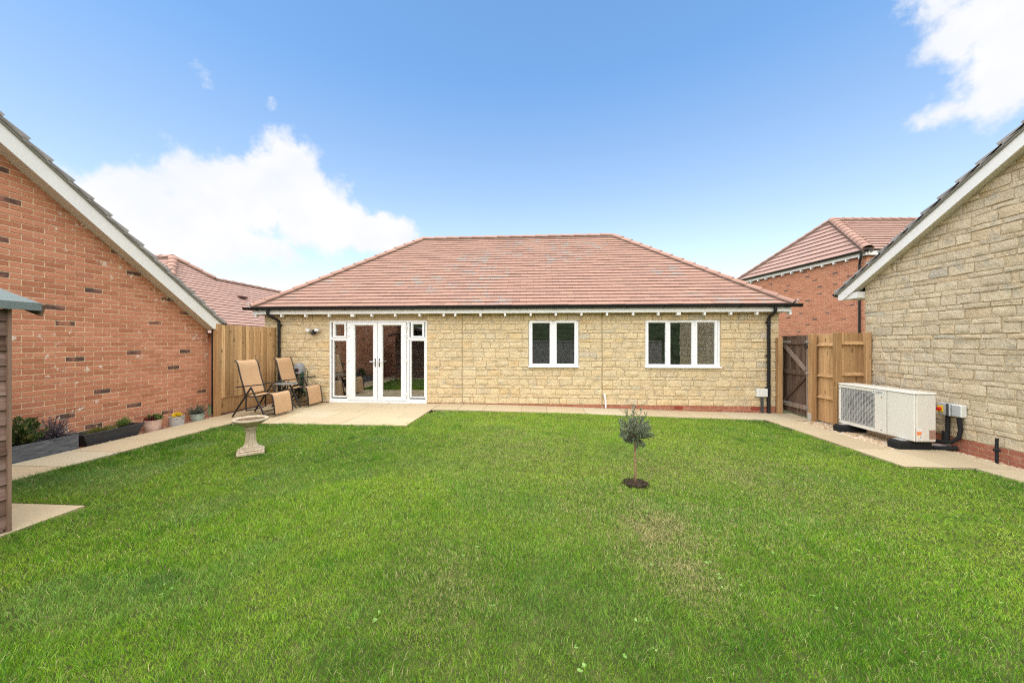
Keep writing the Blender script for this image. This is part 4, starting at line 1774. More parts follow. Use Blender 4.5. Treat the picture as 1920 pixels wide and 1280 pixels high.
for (xa, xb) in ((ex + .005, -5.1), (-6.25, -5.1)):
    q.bar((xa, SY + .163, ez - .055), (xb, SY + .163, ez + sl * (ex + 5.1) - .05), .02, .10)
q.build('bargeboard', M_SHEDPOST, shed)


# ------------------------------------------------------------------ fences and gate
def feather_board(parent, p, along, out, w, z0, z1, tone, mat, thick=.017, thin=.007, tilt=0.0, name='board'):
    """one upright feather-edge board: thick edge at p, running `along` for w"""
    p, along, out = Vector(p), Vector(along), Vector(out)
    m = MB()
    a = [p + out * (thick - .016), p + along * (w + .014), p + along * (w + .014) + out * thin, p + out * thick]
    v = [(q_.x, q_.y, z0) for q_ in a] + [(q_.x, q_.y, z1) for q_ in a]
    m.add(v, [(3, 2, 1, 0), (4, 5, 6, 7), (0, 1, 5, 4), (1, 2, 6, 5), (2, 3, 7, 6), (3, 0, 4, 7)], tone)
    return m.build(name, mat, parent)


rf = random.Random(8)
fl = thing('timber_fence', 'pale upright board fence between the brick garage and the bungalow', 'fence', (-6.62, 7.9, 0))
FT = 1.90
q = MB(); q.box((-6.70, 7.05, -.05), (-6.60, 7.15, FT), .35, bev=.006); q.build('post', M_FENCE2, fl)
q = MB(); q.box((-6.655, 7.153, .02), (-6.618, HY - .02, .33), .35); q.build('gravel_board', M_FENCE2, fl)
y = 7.153
i = 0
while y < HY - .03:
    w = .108
    b = min(y + w, HY - .012)
    feather_board(fl, (-6.625, y + .001, 0), (0, 1, 0), (1, 0, 0), b - y - .006, .335 if i > 0 else .34, FT - .012 + rf.uniform(-.006, .004), rf.random(), M_FENCE, .030 + rf.uniform(0, .005), .008)
    y = b
    i += 1
for zz in (.45, 1.05, 1.70):
    q = MB(); q.box((-6.70, 7.155, zz), (-6.64, HY - .02, zz + .075), .4); q.build('rail', M_FENCE2, fl)
# short dark return panel beside the garage corner
for k, (xa, xb) in enumerate(((-6.90, -6.80), (-6.798, -6.704))):
    q = MB(); q.box((xa, 7.36, .05), (xb, 7.378, FT - .10), rf.random() * .4); q.build('board', M_FENCE2, fl)
for zz in (.55, 1.12, 1.62):
    q = MB()
    v = [(-6.90, 7.357, zz), (-6.704, 7.357, zz), (-6.704, 7.30, zz), (-6.90, 7.30, zz), (-6.90, 7.357, zz + .07), (-6.704, 7.357, zz + .07), (-6.704, 7.33, zz + .02), (-6.90, 7.33, zz + .02)]
    q.add(v, [(0, 1, 2, 3), (4, 7, 6, 5), (0, 4, 5, 1), (1, 5, 6, 2), (2, 6, 7, 3), (3, 7, 4, 0)], .4)
    q.build('rail', M_FENCE2, fl)

GX = 5.80
gb_ = gz(5.85)
gate = thing('timber_gate', 'dark weathered ledged and braced timber gate beside the bungalow', 'gate', (GX, 8.42, gb_))
GY0, GY1 = 8.04, 8.88
gt0, gt1 = -.07, 1.665
n = 6
for k in range(n):
    a = GY0 + (GY1 - GY0) * k / n
    b = GY0 + (GY1 - GY0) * (k + 1) / n - .004
    q = MB(); q.box((GX, a, gt0), (GX + .018, b, gt1 + rf.uniform(-.004, .004)), rf.random(), bev=.003); q.build('board', M_GATE, gate)
for zz in (.06, .80, 1.47):
    q = MB(); q.box((GX - .034, GY0 + .062, zz), (GX - .001, GY1 - .04, zz + .10), rf.random() * .6 + .2, bev=.004); q.build('ledge', M_GATEBRACE if zz < .1 else M_GATE, gate)
for (ya, yb, tone) in ((GY0, GY0 + .06, .75), (GY1 - .038, GY1, .5)):
    q = MB(); q.box((GX - .036, ya, gt0), (GX - .001, yb, gt1), tone, bev=.004); q.build('stile', M_GATEBRACE if tone > .6 else M_GATE, gate)
q = MB(); q.bar((GX - .018, GY1 - .06, 1.46), (GX - .018, GY0 + .09, .915), .03, .085, .8, up=(0, 0, 1)); q.build('brace', M_GATEBRACE, gate)
q = MB(); q.bar((GX - .018, GY0 + .08, .79), (GX - .018, GY1 - .08, .17), .03, .06, .2, up=(0, 0, 1)); q.build('brace', M_GATE, gate)
for zz in (1.525, .145):
    q = MB()
    q.box((GX - .042, GY1 - .32, zz - .022), (GX - .0365, GY1 + .05, zz + .022))
    q.tube([(GX - .04, GY1 + .03, zz - .04), (GX - .04, GY1 + .03, zz + .04)], .012, 8)
    q.build('strap_hinge', M_STEEL, gate)
for zz in (1.525, .855, .12):
    q = MB()
    q.box((GX - .043, GY0 + .012, zz - .03), (GX - .0372, GY0 + .055, zz + .03))
    q.box((GX - .047, GY0 - .075, zz - .012), (GX - .0432, GY0 + .085, zz + .012))
    q.tube([(GX - .05, GY0 + .06, zz), (GX - .05, GY0 - .07, zz)], .009, 8)
    q.build('bolt', M_STEEL, gate)
q = MB()
cy, cz = GY0 + .055, 1.43
q.tube([(GX - .05, cy + .045 * math.cos(a), cz + .045 * math.sin(a)) for a in [2 * math.pi * i / 14 for i in range(14)]], .009, 6, closed=True)
q.box((GX - .046, cy - .02, cz + .02), (GX - .0372, cy + .02, cz + .07))
q.build('ring_handle', M_BLACKMETAL, gate)

fr_t = thing('timber_fence', 'orange brown timber fence with posts and arris rails between gate and stone garage', 'fence', (5.9, 7.5, gb_))
RT = 1.70
for (xa, xb, ya, yb, top) in ((5.565, 5.665, 8.672, 8.772, 1.63), (5.75, 5.85, 7.92, 8.03, RT), (5.76, 5.86, 7.31, 7.41, RT + .01), (6.29, 6.385, 7.30, 7.40, RT + .01)):
    q = MB(); q.box((xa, ya, gb_ - .05), (xb, yb, top), rf.random(), bev=.007); q.build('post', M_FENCE2, fr_t)
# concrete spur at the gate post foot
q = MB(); q.box((5.735, 7.93, gb_ - .05), (5.748, 8.02, gb_ + .16)); q.build('spur', simple('post_spur', (.45, .42, .36), .9, .1), fr_t)


def rail_prism(parent, a, b, out, h=.075, d=.055, tone=.4):
    a, b, out = Vector(a), Vector(b), Vector(out)
    m = MB()
    v = [a, b, b + out * d - Vector((0, 0, -h * .15)), a + out * d - Vector((0, 0, -h * .15)), a + Vector((0, 0, h)), b + Vector((0, 0, h))]
    m.add([tuple(p) for p in v], [(0, 3, 2, 1), (4, 5, 2, 3), (0, 1, 5, 4), (0, 4, 3), (1, 2, 5)], tone)
    return m.build('rail', M_FENCE2, parent)


for k, (ya, yb) in enumerate(((7.40, 7.54), (7.542, 7.68), (7.682, 7.82), (7.822, 8.07))):
    q = MB(); q.box((5.905, ya, gb_ + .02), (5.922, yb, RT - .02), .75 if k > 1 else rf.random(), bev=.003); q.build('board', M_FENCE2, fr_t)
for zz in (.36, .80, 1.43):
    rail_prism(fr_t, (5.904, 7.412, zz), (5.904, 7.93, zz), (-1, 0, 0))
xx = 5.862
while xx < 6.39:
    b = min(xx + .105, 6.397)
    q = MB(); q.box((xx, 7.402, gb_ + .02), (b - .001, 7.418 + rf.uniform(0, .006), RT - .0 + rf.uniform(-.01, .0)), rf.random(), bev=.003); q.build('board', M_FENCE2, fr_t)
    xx = b
for zz in (.36, .86, 1.46):
    rail_prism(fr_t, (5.862, 7.40, zz), (6.288, 7.40, zz), (0, -1, 0))

# fence and bank behind the photographer, seen only in the reflections of the windows
bf = thing('timber_fence', 'grey fence behind the photographer that mirrors in the bungalow windows', 'fence', (0, -3.5, 0))
q = MB(); q.box((-7, -3.55, -.2), (7.2, -3.50, 1.55)); q.build('panel', simple('grey_fence_panel', (.48, .44, .39), .9, .1, var=.2), bf)
q = MB(); q.box((-7, -3.56, 1.552), (7.2, -3.46, 1.62)); q.build('capping_rail', simple('pale_rail', (.5, .48, .44), .8, .1), bf)
q = MB()
N_ = 24
for i in range(N_ + 1):
    x = -60 + 120 * i / N_
    q.v += [(x, -12, -.2), (x, -26, 7.0 + 1.5 * math.sin(i * .9)), (x, -60, 8.0 + math.sin(i * 1.7))]
for i in range(N_):
    for k in range(2):
        q.f.append((3 * i + k, 3 * i + 3 + k, 3 * i + 4 + k, 3 * i + 1 + k)); q.t.append(.5); q.m.append(0)
tag(q.build('hill', M_HILL, smooth=True), 'green bank behind the photographer', kind='structure')

# ------------------------------------------------------------------ heat pump and its fittings
AX0, AX1, AY0, AY1 = 5.75, 6.07, 5.88, 7.26
AZ0, AZ1 = -.005, .745
hp = thing('heat_pump', 'white heat pump unit with fan grille on black feet beside the stone garage', 'heat pump', (5.9, 6.57, AZ0))
YS = 6.32
GY = (6.53, 7.215, AZ0 + .055, AZ1 - .075)
q = MB()
q.box((AX0 + .03, AY0, AZ0), (AX1, AY1, AZ1 - .03), bev=.018)
q.build('casing', M_ACBODY, hp)
q = MB()
q.box((AX0 - .008, AY0 - .008, AZ1 - .032), (AX1 + .008, AY1 + .008, AZ1), bev=.014)
q.build('lid', M_ACBODY, hp)
q = MB()
bar_x = []
# front panel of the fan half, with the grille opening
ys_ = [YS + .004, GY[0], GY[1], AY1 - .002]
q.box((AX0, ys_[0], AZ0 + .002), (AX0 + .029, ys_[1], AZ1 - .034), bev=.006)
q.box((AX0, ys_[2], AZ0 + .002), (AX0 + .029, ys_[3], AZ1 - .034), bev=.006)
q.box((AX0 + .0005, ys_[1] - .004, AZ0 + .002), (AX0 + .029, ys_[2] + .004, GY[2]))
q.box((AX0 + .0005, ys_[1] - .004, GY[3]), (AX0 + .029, ys_[2] + .004, AZ1 - .034))
fp = q.build('fan_panel', M_ACBODY, hp)
q = MB()
q.box((AX0 + .003, AY0 + .003, AZ0 + .002), (AX0 + .029, YS - .004, AZ1 - .034), bev=.010)
q.build('service_panel', M_ACBODY, hp)
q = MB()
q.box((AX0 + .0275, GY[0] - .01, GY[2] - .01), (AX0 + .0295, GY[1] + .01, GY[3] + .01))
m_dk = simple('grille_back_shade', (.22, .22, .215), .7, .2)
q.build('grille_back', m_dk, fp)  # flat sheet; shaded depth behind the grille is given by its grey
fcy, fcz, fr_ = 6.80, .345, .262
q = MB()
q.tube([(AX0 + .024, fcy + fr_ * math.cos(a), fcz + fr_ * math.sin(a)) for a in [2 * math.pi * i / 40 for i in range(40)]], .008, 6, closed=True)
v = [(AX0 + .0268, fcy, fcz)] + [(AX0 + .0268, fcy + fr_ * math.cos(2 * math.pi * i / 40), fcz + fr_ * math.sin(2 * math.pi * i / 40)) for i in range(40)]
q.add(v, [(0, 1 + i, 1 + (i + 1) % 40) for i in range(40)])  # disc coloured dark to stand for the shade inside the fan cavity
q.build('fan_opening', simple('fan_cavity_shade', (.055, .055, .055), .6, .2), fp)
q = MB()
for k in range(3):
    a0 = k * 2 * math.pi / 3 + .4
    v = []
    for i in range(7):
        a = a0 + i * .19
        for rr in (.05, .235):
            v.append((AX0 + .0245 - .0025 * (i / 6), fcy + rr * math.cos(a + (rr - .05) * 1.2), fcz + rr * math.sin(a + (rr - .05) * 1.2)))
    q.add(v, [(2 * i, 2 * i + 1, 2 * i + 3, 2 * i + 2) for i in range(6)])
q.tube([(AX0 + .02, fcy, fcz), (AX0 + .0265, fcy, fcz)], .06, 18)
q.build('fan', simple('fan_blade', (.16, .16, .16), .5, .3), fp)
q = MB()
nb = 30
for i in range(nb):
    z = GY[2] + (GY[3] - GY[2]) * (i + .5) / nb
    q.box((AX0 + .006, GY[0] - .006, z - .0022), (AX0 + .0125, GY[1] + .006, z + .0022))
for i in range(13):
    y = GY[0] + (GY[1] - GY[0]) * (i + .5) / 13
    q.box((AX0 + .013, y - .0018, GY[2] - .006), (AX0 + .019, y + .0018, GY[3] + .006))
q.build('grille', simple('grille_wire', (.66, .65, .61), .4, .4), fp)
for (y, z) in ((6.40, AZ1 - .145), (6.405, AZ0 + .055), (7.235, AZ1 - .10), (7.235, AZ0 + .055)):
    q = MB(); q.lathe([(0, 0), (.010, .0), (.010, .004), (0, .004)], 10)
    q.v = [(AX0 - p[2], y + p[0], z + p[1]) for p in q.v]
    q.build('screw', simple('screw_grey', (.10, .10, .11), .4, .4), hp)
q = MB(); q.box((AX0 - .0035, 6.355, AZ1 - .098), (AX0 - .0002, 6.565, AZ1 - .045), bev=.001)
bd = q.build('badge', M_LIGHTBOX, hp)


def text_mesh(name, body, size, mat, parent, loc, rot, ext=.0006):
    cu = bpy.data.curves.new(name, 'FONT')
    cu.body = body
    cu.size = size
    cu.extrude = ext
    cu.align_x = 'CENTER'
    cu.align_y = 'CENTER'
    o = bpy.data.objects.new(name, cu)
    dg = bpy.context.evaluated_depsgraph_get()
    COL.objects.link(o)
    bpy.context.view_layer.update()
    me = bpy.data.meshes.new_from_object(o.evaluated_get(bpy.context.evaluated_depsgraph_get()))
    bpy.data.objects.remove(o)
    me.materials.clear()
    me.materials.append(mat)
    ob = link(name, me, parent, Vector(loc) - wloc(parent))
    ob.rotation_euler = rot
    return ob


M_INK = simple('badge_ink', (.05, .055, .065), .5, .3)
text_mesh('lettering', 'DAIKIN', .040, M_INK, bd, (AX0 - .0045, 6.445, AZ1 - .073), (math.pi / 2, 0, -math.pi / 2))
q = MB()
q.add([(AX0 - .0045, 6.548, AZ1 - .057), (AX0 - .0045, 6.548, AZ1 - .088), (AX0 - .0045, 6.528, AZ1 - .057)], [(0, 1, 2)])
q.build('emblem', M_INK, bd)
for (ya, yb) in ((7.04, 7.20), (5.95, 6.15)):
    q = MB()
    q.box((5.60, ya, -.155), (6.08, yb, AZ0 - .026), bev=.012)
    q.box((5.60 + .03, ya + .02, AZ0 - .0262), (6.06, yb - .02, AZ0 - .012))
    q.build('foot', M_RUBBER, hp)
    q = MB(); q.box((5.66, ya + .03, AZ0 - .0118), (6.10, yb - .03, AZ0 - .0005)); q.build('foot_rail', M_STEEL, hp)
# labels on the end facing the camera
ye = AY0 - .0006
for (xa, xb, za, zb, mm) in ((5.775, 5.865, .01, .21, M_STICKER), (5.962, 6.052, .04, .18, M_BROWNSTICK)):
    q = MB(); q.box((xa, ye - .0012, za), (xb, ye, zb))
    st = q.build('sticker', mm, hp)
    if mm is M_STICKER:
        q = MB(); q.box((xa + .006, ye - .002, .10), (xb - .012, ye - .00125, .155)); q.build('print', M_ORANGE, st)
        q = MB()
        q.box((xa + .03, ye - .002, .055), (xa + .045, ye - .00125, .085)); q.build('print', M_YELLOW, st)
        q = MB()
        for k in range(3):
            q.box((xa + .012, ye - .002, .02 + .009 * k), (xb - .02, ye - .00125, .0235 + .009 * k))
        q.box((xa + .055, ye - .002, .055), (xa + .08, ye - .00125, .085))
        q.build('print', M_GREYBOX, st)

WXR = 6.40
iso = thing('isolator_switch', 'grey isolator box with red rotary knob on the garage wall behind the heat pump', 'switch', (WXR, 6.1, .38))
q = MB(); q.box((WXR - .10, 5.928, .385), (WXR - .004, 6.10, .575), bev=.008); b = q.build('box', M_GREYBOX, iso)
q = MB(); q.box((WXR - .113, 6.01, .43), (WXR - .1005, 6.085, .53), bev=.003); q.build('plate', M_YELLOW, iso)
q = MB(); q.tube([(WXR - .1135, 6.048, .48), (WXR - .150, 6.048, .48)], .027, 16); q.box((WXR - .162, 6.041, .455), (WXR - .1505, 6.055, .505)); q.build('knob', M_RED, iso)
q = MB(); q.box((WXR - .104, 5.94, .386), (WXR - .1003, 5.975, .574)); q.build('stripe', M_DARKGREY, iso)
jb = thing('junction_box', 'pale junction box to the right of the red knob isolator', 'box', (WXR, 5.95, .38))
q = MB(); q.box((WXR - .085, 5.79, .39), (WXR - .004, 5.922, .572), bev=.008); q.build('box', M_LIGHTBOX, jb)
q = MB(); q.box((WXR - .0895, 5.80, .40), (WXR - .0853, 5.912, .562), bev=.002); q.build('cover', M_GREYBOX, jb)
pp = thing('insulated_pipes', 'black insulated pipes looping between the switch boxes and the heat pump', 'pipe', (6.3, 6.0, -.1))
q = MB(); q.tube([(6.35, 6.00, .385), (6.35, 6.00, .12), (6.33, 5.99, .02), (6.30, 5.98, -.02)], .026, 10); q.build('hose', M_RUBBER, pp, smooth=True, angle=60)
q = MB(); q.tube([(6.35, 5.85, .39), (6.355, 5.835, .20), (6.345, 5.85, .07), (6.31, 5.92, -.01), (6.25, 6.06, -.03), (6.10, 6.2, -.02)], .027, 10); q.build('hose', M_RUBBER, pp, smooth=True, angle=60)
q = MB(); q.tube([(6.33, 6.01, .14), (6.32, 6.0, -.03)], .042, 12); q.build('lagging', M_RUBBER, pp, smooth=True, angle=60)
q = MB(); q.tube([(6.39, 6.02, -.075), (6.28, 6.02, -.085), (6.12, 6.06, -.085)], .021, 10); q.build('pipe', simple('grey_pipe', (.30, .28, .26), .5, .3), pp, smooth=True, angle=60)
q = MB(); q.tube([(6.30, 6.02, -.05), (6.30, 6.02, -.15)], .013, 8); q.build('copper_stub', M_COPPER, pp)
q = MB(); q.tube([(6.38, 5.90, -.09), (6.25, 5.97, -.125), (6.14, 6.08, -.13)], .033, 10); q.build('lagging', M_RUBBER, pp, smooth=True, angle=60)
sp = MB()
x, y = 6.33, 5.39
sp.tube([(x, y, -.16), (x, y, .165), (x + .008, y, .195)], .017, 8)
sp.tube([(x - .03, y + .01, .03), (x + .02, y - .02, .03)], .022, 8)
tag(sp.build('ground_pipe', M_RUBBER, None, smooth=True, angle=50), 'short black upright pipe in the gravel at the foot of the garage wall', 'pipe')


# ------------------------------------------------------------------ recliners, side table
def recliner(loc, label):
    t = thing('recliner_chair', label, 'chair', loc, 'tan recliner chairs on the patio')
    ox, oy, oz = loc
    P = lambda x, y, z: (ox + x, oy + y, oz + z)
    hw = .265
    R_ = .0135
    # sling of the back: profile in x,z
    back = [(-.19, 1.145), (-.215, 1.135), (-.205, 1.10), (-.175, 1.04), (-.16, .95), (-.135, .83), (-.09, .68), (-.045, .55), (-.02, .475)]
    back = [(-.33, 1.135), (-.30, 1.145), (-.265, 1.125), (-.235, 1.07), (-.215, .99), (-.185, .86), (-.145, .72), (-.11, .60), (-.075, .475)]
    seat = [(-.06, .43), (.06, .415), (.20, .425), (.33, .455), (.43, .475)]
    foot = [(.45, .478), (.485, .465), (.505, .43), (.52, .34), (.54, .22), (.555, .065)]

    def sling(name, prof, w, parent, mat, th=.006, sag=.012):
        m = MB()
        ny = 8
        rows = []
        for s_ in (0, 1):
            for (x, z) in prof:
                for k in range(ny + 1):
                    y = -w + 2 * w * k / ny
                    sg = sag * (1 - (y / w) ** 2)
                    m.v.append(P(x - sg * .7 - s_ * th * .7, y, z - sg * .7 - s_ * th * .7))
        n = len(prof)
        N_ = ny + 1
        for s_ in (0, 1):
            for i in range(n - 1):
                for k in range(ny):
                    a = s_ * n * N_ + i * N_ + k
                    m.f.append((a, a + 1, a + N_ + 1, a + N_)); m.t.append(.5); m.m.append(0)
        for k in range(ny):
            for i in (0, n - 1):
                a = i * N_ + k
                m.f.append((a, a + 1, a + 1 + n * N_, a + n * N_)); m.t.append(.5); m.m.append(0)
        for i in range(n - 1):
            for k in (0, ny):
                a = i * N_ + k
                m.f.append((a, a + N_, a + N_ + n * N_, a + n * N_)); m.t.append(.5); m.m.append(0)
        return m.build(name, mat, parent, smooth=True, angle=50)
    sling('backrest', back, hw - .015, t, M_SLING)
    sling('seat', seat, hw - .015, t, M_SLING)
    sling('footrest', foot, hw - .015, t, M_SLING, sag=.006)
    for s_ in (-1, 1):
        y = s_ * hw
        q = MB(); q.tube([P(x, y, z) for x, z in back[1:]], R_, 8); q.tube([P(x, y, z) for x, z in back[-1:]] + [P(-.05, y, .40), P(-.06, y, .20), P(-.05, y, .13)], R_, 8)
        q.build('back_frame', M_BLACKMETAL, t, smooth=True, angle=60)
        q = MB(); q.tube([P(-.09, y, .43)] + [P(x, y, z) for x, z in seat] + [P(.455, y, .465)], R_, 8); q.build('seat_frame', M_BLACKMETAL, t, smooth=True, angle=60)
        q = MB(); q.tube([P(x, y, z) for x, z in foot[1:]], R_, 8); q.build('foot_frame', M_BLACKMETAL, t, smooth=True, angle=60)
        ya = y + s_ * .024
        q = MB(); q.bar(P(.075, ya, .61), P(-.33, ya, .005), .022, .034, bev=.006); q.build('leg', M_BLACKMETAL, t)
        q = MB(); q.bar(P(.065, ya + s_ * .001, .61), P(.375, ya + s_ * .001, .005), .022, .034, bev=.006); q.build('leg', M_BLACKMETAL, t)
        q = MB(); q.bar(P(-.25, ya, .605), P(.33, ya, .668), .046, .022, bev=.009); q.tube([P(.33, ya, .668), P(.365, ya, .664)], .017, 8); q.build('armrest', M_BLACKMETAL, t)
        q = MB(); q.tube([P(.555, y, .065), P(.555, y, .05)], .018, 8); q.build('rubber_foot', M_RUBBER, t)
    q = MB(); q.tube([P(-.05, -hw, .13), P(-.045, 0, .115), P(-.05, hw, .13)], R_ * .8, 8); q.build('back_bar', M_BLACKMETAL, t)
    for (x, z) in ((-.26, .115), (.32, .11)):
        q = MB(); q.tube([P(x, -hw - .024, z), P(x, hw + .024, z)], .011, 8); q.build('stretcher', M_BLACKMETAL, t)
    q = MB(); q.tube([P(.375 - .02, -hw, .045), P(.54, -hw, .075)], .010, 6); q.tube([P(.375 - .02, hw, .045), P(.54, hw, .075)], .010, 6); q.build('foot_stay', M_BLACKMETAL, t)
    return t


recliner((-5.81, 7.19, 0), 'tan recliner chair nearer the bird bath, standing in front of the timber fence')
recliner((-5.845, 8.33, 0), 'tan recliner chair against the stone wall in front of the hose reel')
st = thing('side_table', 'small round glass table on crossed black legs between the two tan recliners', 'table', (-5.62, 7.77, 0))
q = MB(); q.lathe([(0, .578), (.205, .578), (.215, .583), (.215, .589), (.205, .594), (0, .594)], 36, (-5.62, 7.77, 0)); q.build('tabletop', M_TABLEGLASS, st, smooth=True, angle=40)
q = MB(); q.tube([(-5.62 +   .216 * math.cos(a), 7.77 +   .216 * math.sin(a), .585) for a in [2 * math.pi * i / 40 for i in range(40)]], .011, 6, closed=True); q.build('rim', simple('grey_rim', (.25, .26, .26), .4, .4), st, smooth=True)
for k in range(4):
    a = math.pi / 4 + k * math.pi / 2
    q = MB(); q.tube([(-5.62 + .17 * math.cos(a), 7.77 + .17 * math.sin(a), .572), (-5.62 + .02 * math.cos(a), 7.77 + .02 * math.sin(a), .30), (-5.62 - .22 * math.cos(a) * .9, 7.77 - .22 * math.sin(a) * .9, .008)], .011, 8); q.build('leg', M_BLACKMETAL, st, smooth=True, angle=60)

# hose reel on the wall
hr = thing('hose_reel', 'grey hose reel with loops of green hose on the stone wall behind the recliners', 'hose reel', (-5.92, HY, .2))
cx = X(564.5)
q = MB()
n = 14
v = []
f = []
for (d, sc_) in ((0.001, 1.0), (.13, .96), (.165, .80)):
    for i in range(n + 1):
        a = math.pi * i / n
        v.append((cx + .105 * sc_ * math.cos(a), HY - d, .80 + .20 * sc_ * math.sin(a)))
    v.append((cx - .105 * sc_, HY - d, .735)); v.append((cx + .105 * sc_, HY - d, .735))
M_ = n + 3
for r in range(2):
    for i in range(M_):
        j = (i + 1) % M_
        f.append((r * M_ + i, r * M_ + j, (r + 1) * M_ + j, (r + 1) * M_ + i))
f.append(tuple(range(M_ - 1, -1, -1)))
f.append(tuple(2 * M_ + i for i in range(M_)))
q.add(v, f)
q.build('bracket', simple('hose_grey', (.25, .26, .28), .5, .35), hr, smooth=True, angle=35)
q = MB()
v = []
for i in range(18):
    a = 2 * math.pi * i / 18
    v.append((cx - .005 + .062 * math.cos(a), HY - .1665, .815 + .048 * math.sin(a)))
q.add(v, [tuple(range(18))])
q.build('recess_shade', simple('reel_recess_shade', (.03, .012, .012), .6), hr)  # flat dark disc; shade inside the reel opening is put into its colour
rh = random.Random(4)
for k in range(11):
    q = MB()
    w0 = .085 + rh.uniform(-.02, .03)
    bot = .30 + rh.uniform(-.12, .14)
    dx = rh.uniform(-.02, .02)
    yo = HY - .03 - .012 * k
    yo = max(yo, HY - .145)
    pts = []
    for i in range(25):
        a = 2 * math.pi * i / 24
        z = .735 + (.10 * math.sin(a) if math.sin(a) > 0 else (.735 - bot) * math.sin(a))
        wx = w0 * (1 + .35 * max(0, -math.sin(a)))
        pts.append((cx + dx + wx * math.cos(a), yo + rh.uniform(-.004, .004), z))
    q.tube(pts[:-1], .0085, 6, closed=True)
    q.build('hose', M_HOSE, hr, smooth=True)
q = MB()
pts = []
for i in range(60):
    a = i * .52
    rr = .13 + .03 * math.sin(i * .7)
    pts.append((cx + .0 + rr * math.cos(a) * 1.1, HY - .10 - .04 * math.sin(i * .9), .20 + .14 * math.sin(a) * (.7 + .3 * math.sin(i * .31)) + .05))
q.tube(pts, .0085, 6)
q.build('hose', M_HOSE, hr, smooth=True)
q = MB(); q.tube([(X(581), HY - .10, .52), (X(582), HY - .12, .78), (X(580), HY - .11, .86), (X(577), HY - .1, .87)], .008, 6); q.tube([(X(582), HY - .12, .80), (X(584.5), HY - .12, .765)], .009, 6); q.build('hose_end', M_HOSE, hr, smooth=True)

# ------------------------------------------------------------------ bird bath
BX, BYY = -3.88, 4.66
bz = gz(BX) + .008
bb = thing('bird_bath', 'fluted stone bird bath standing on the lawn near the patio', 'bird bath', (BX, BYY, bz))
q = MB()
for (h, z0, z1) in ((.155, .0, .042), (.126, .0425, .066)):
    pts = []
    M4 = Matrix.Translation((BX, BYY, bz)) @ Matrix.Rotation(math.radians(38), 4, 'Z')
    q.box((-h, -h, z0), (h, h, z1), bev=.010, xf=M4)
q.build('plinth', M_BATH, bb)
q = MB()
nf = 14


def flute(r, z, a):
    if .10 < z < .325:
        return r - .0085 * (.5 + .5 * math.cos(a * nf)) ** .7
    return r


prof = [(.118, .0665), (.118, .078), (.104, .088), (.106, .098), (.096, .106), (.094, .11), (.078, .14), (.068, .19), (.063, .25), (.064, .30), (.068, .32), (.078, .33), (.082, .342), (.072, .352), (.072, .36)]
prof = [(r * .9, z) for r, z in prof]
q.lathe(prof, 84, (BX, BYY, bz), rfun=flute)
q.build('pedestal', M_BATH, bb, smooth=True, angle=50)
q = MB()
prof = [(.07, .358), (.10, .372), (.15, .395), (.20, .424), (.232, .440), (.245, .447), (.250, .457), (.246, .470), (.236, .475), (.222, .472), (.212, .462), (.17, .441), (.09, .428), (.0, .425)]
prof = [(r * .83, z) for r, z in prof]
q.lathe(prof, 64, (BX, BYY, bz), rfun=lambda r, z, a: r * (1 + (.012 * math.sin(a * 22) if r > .18 else 0)))
q.build('bowl', M_BATH, bb, smooth=True, angle=50)
q = MB()
q.lathe([(0, .4275), (.07, .4305), (.14, .4445), (.168, .4585), (.169, .4575), (.14, .443)], 48, (BX, BYY, bz))
q.build('silt', simple('basin_silt', (.16, .105, .06), .8, .3, var=.3, vscale=20), bb, smooth=True, angle=60)


# ------------------------------------------------------------------ plants
def leaf_cloud(m, centers, n, rng, L=(.02, .04), W=.35, up=.3, fold=.2, droop=0.0):
    """many small folded leaves. centers: list of (x,y,z, dirx,diry,dirz) attachment points"""
    for _ in range(n):
        c = rng.choice(centers)
        d = Vector((c[3] + rng.uniform(-.7, .7), c[4] + rng.uniform(-.7, .7), c[5] + rng.uniform(-.5, .6) + up)).normalized()
        l = rng.uniform(*L)
        s_ = d.orthogonal().normalized()
        s_ = (Matrix.Rotation(rng.uniform(0, 6.28), 3, d) @ s_)
        nn_ = d.cross(s_)
        p = Vector(c[:3]) + Vector((rng.uniform(-1, 1), rng.uniform(-1, 1), rng.uniform(-1, 1))) * l * .3
        w = l * W * .5
        mid = p + d * l * .45 - nn_ * l * fold * .3
        tip = p + d * l - nn_ * l * droop
        m.add([p, mid + s_ * w + nn_ * w * fold, tip, mid - s_ * w + nn_ * w * fold], [(0, 1, 2), (0, 2, 3)], rng.random())


def twigs(m, base, tips, r, rng, bend=.25):
    out = []
    for t_ in tips:
        b, t_ = Vector(base), Vector(t_)
        mid = (b + t_) / 2 + Vector((rng.uniform(-1, 1), rng.uniform(-1, 1), rng.uniform(0, 1))) * (t_ - b).length * bend * .4
        pts = [b * (1 - s_) ** 2 + mid * 2 * s_ * (1 - s_) + t_ * s_ ** 2 for s_ in (0, .33, .66, 1)]
        m.tube(pts, r, 5, radii=[r, r * .8, r * .6, r * .3], cap=False)
        for i in range(3):
            for k in range(4):
                s_ = (i + k / 4) / 3
                p = b * (1 - s_) ** 2 + mid * 2 * s_ * (1 - s_) + t_ * s_ ** 2
                dd = (pts[i + 1] - pts[i]).normalized()
                if s_ > .25:
                    out.append((p.x, p.y, p.z, dd.x, dd.y, dd.z))
        out.append((t_.x, t_.y, t_.z, 0, 0, 1))
    return out


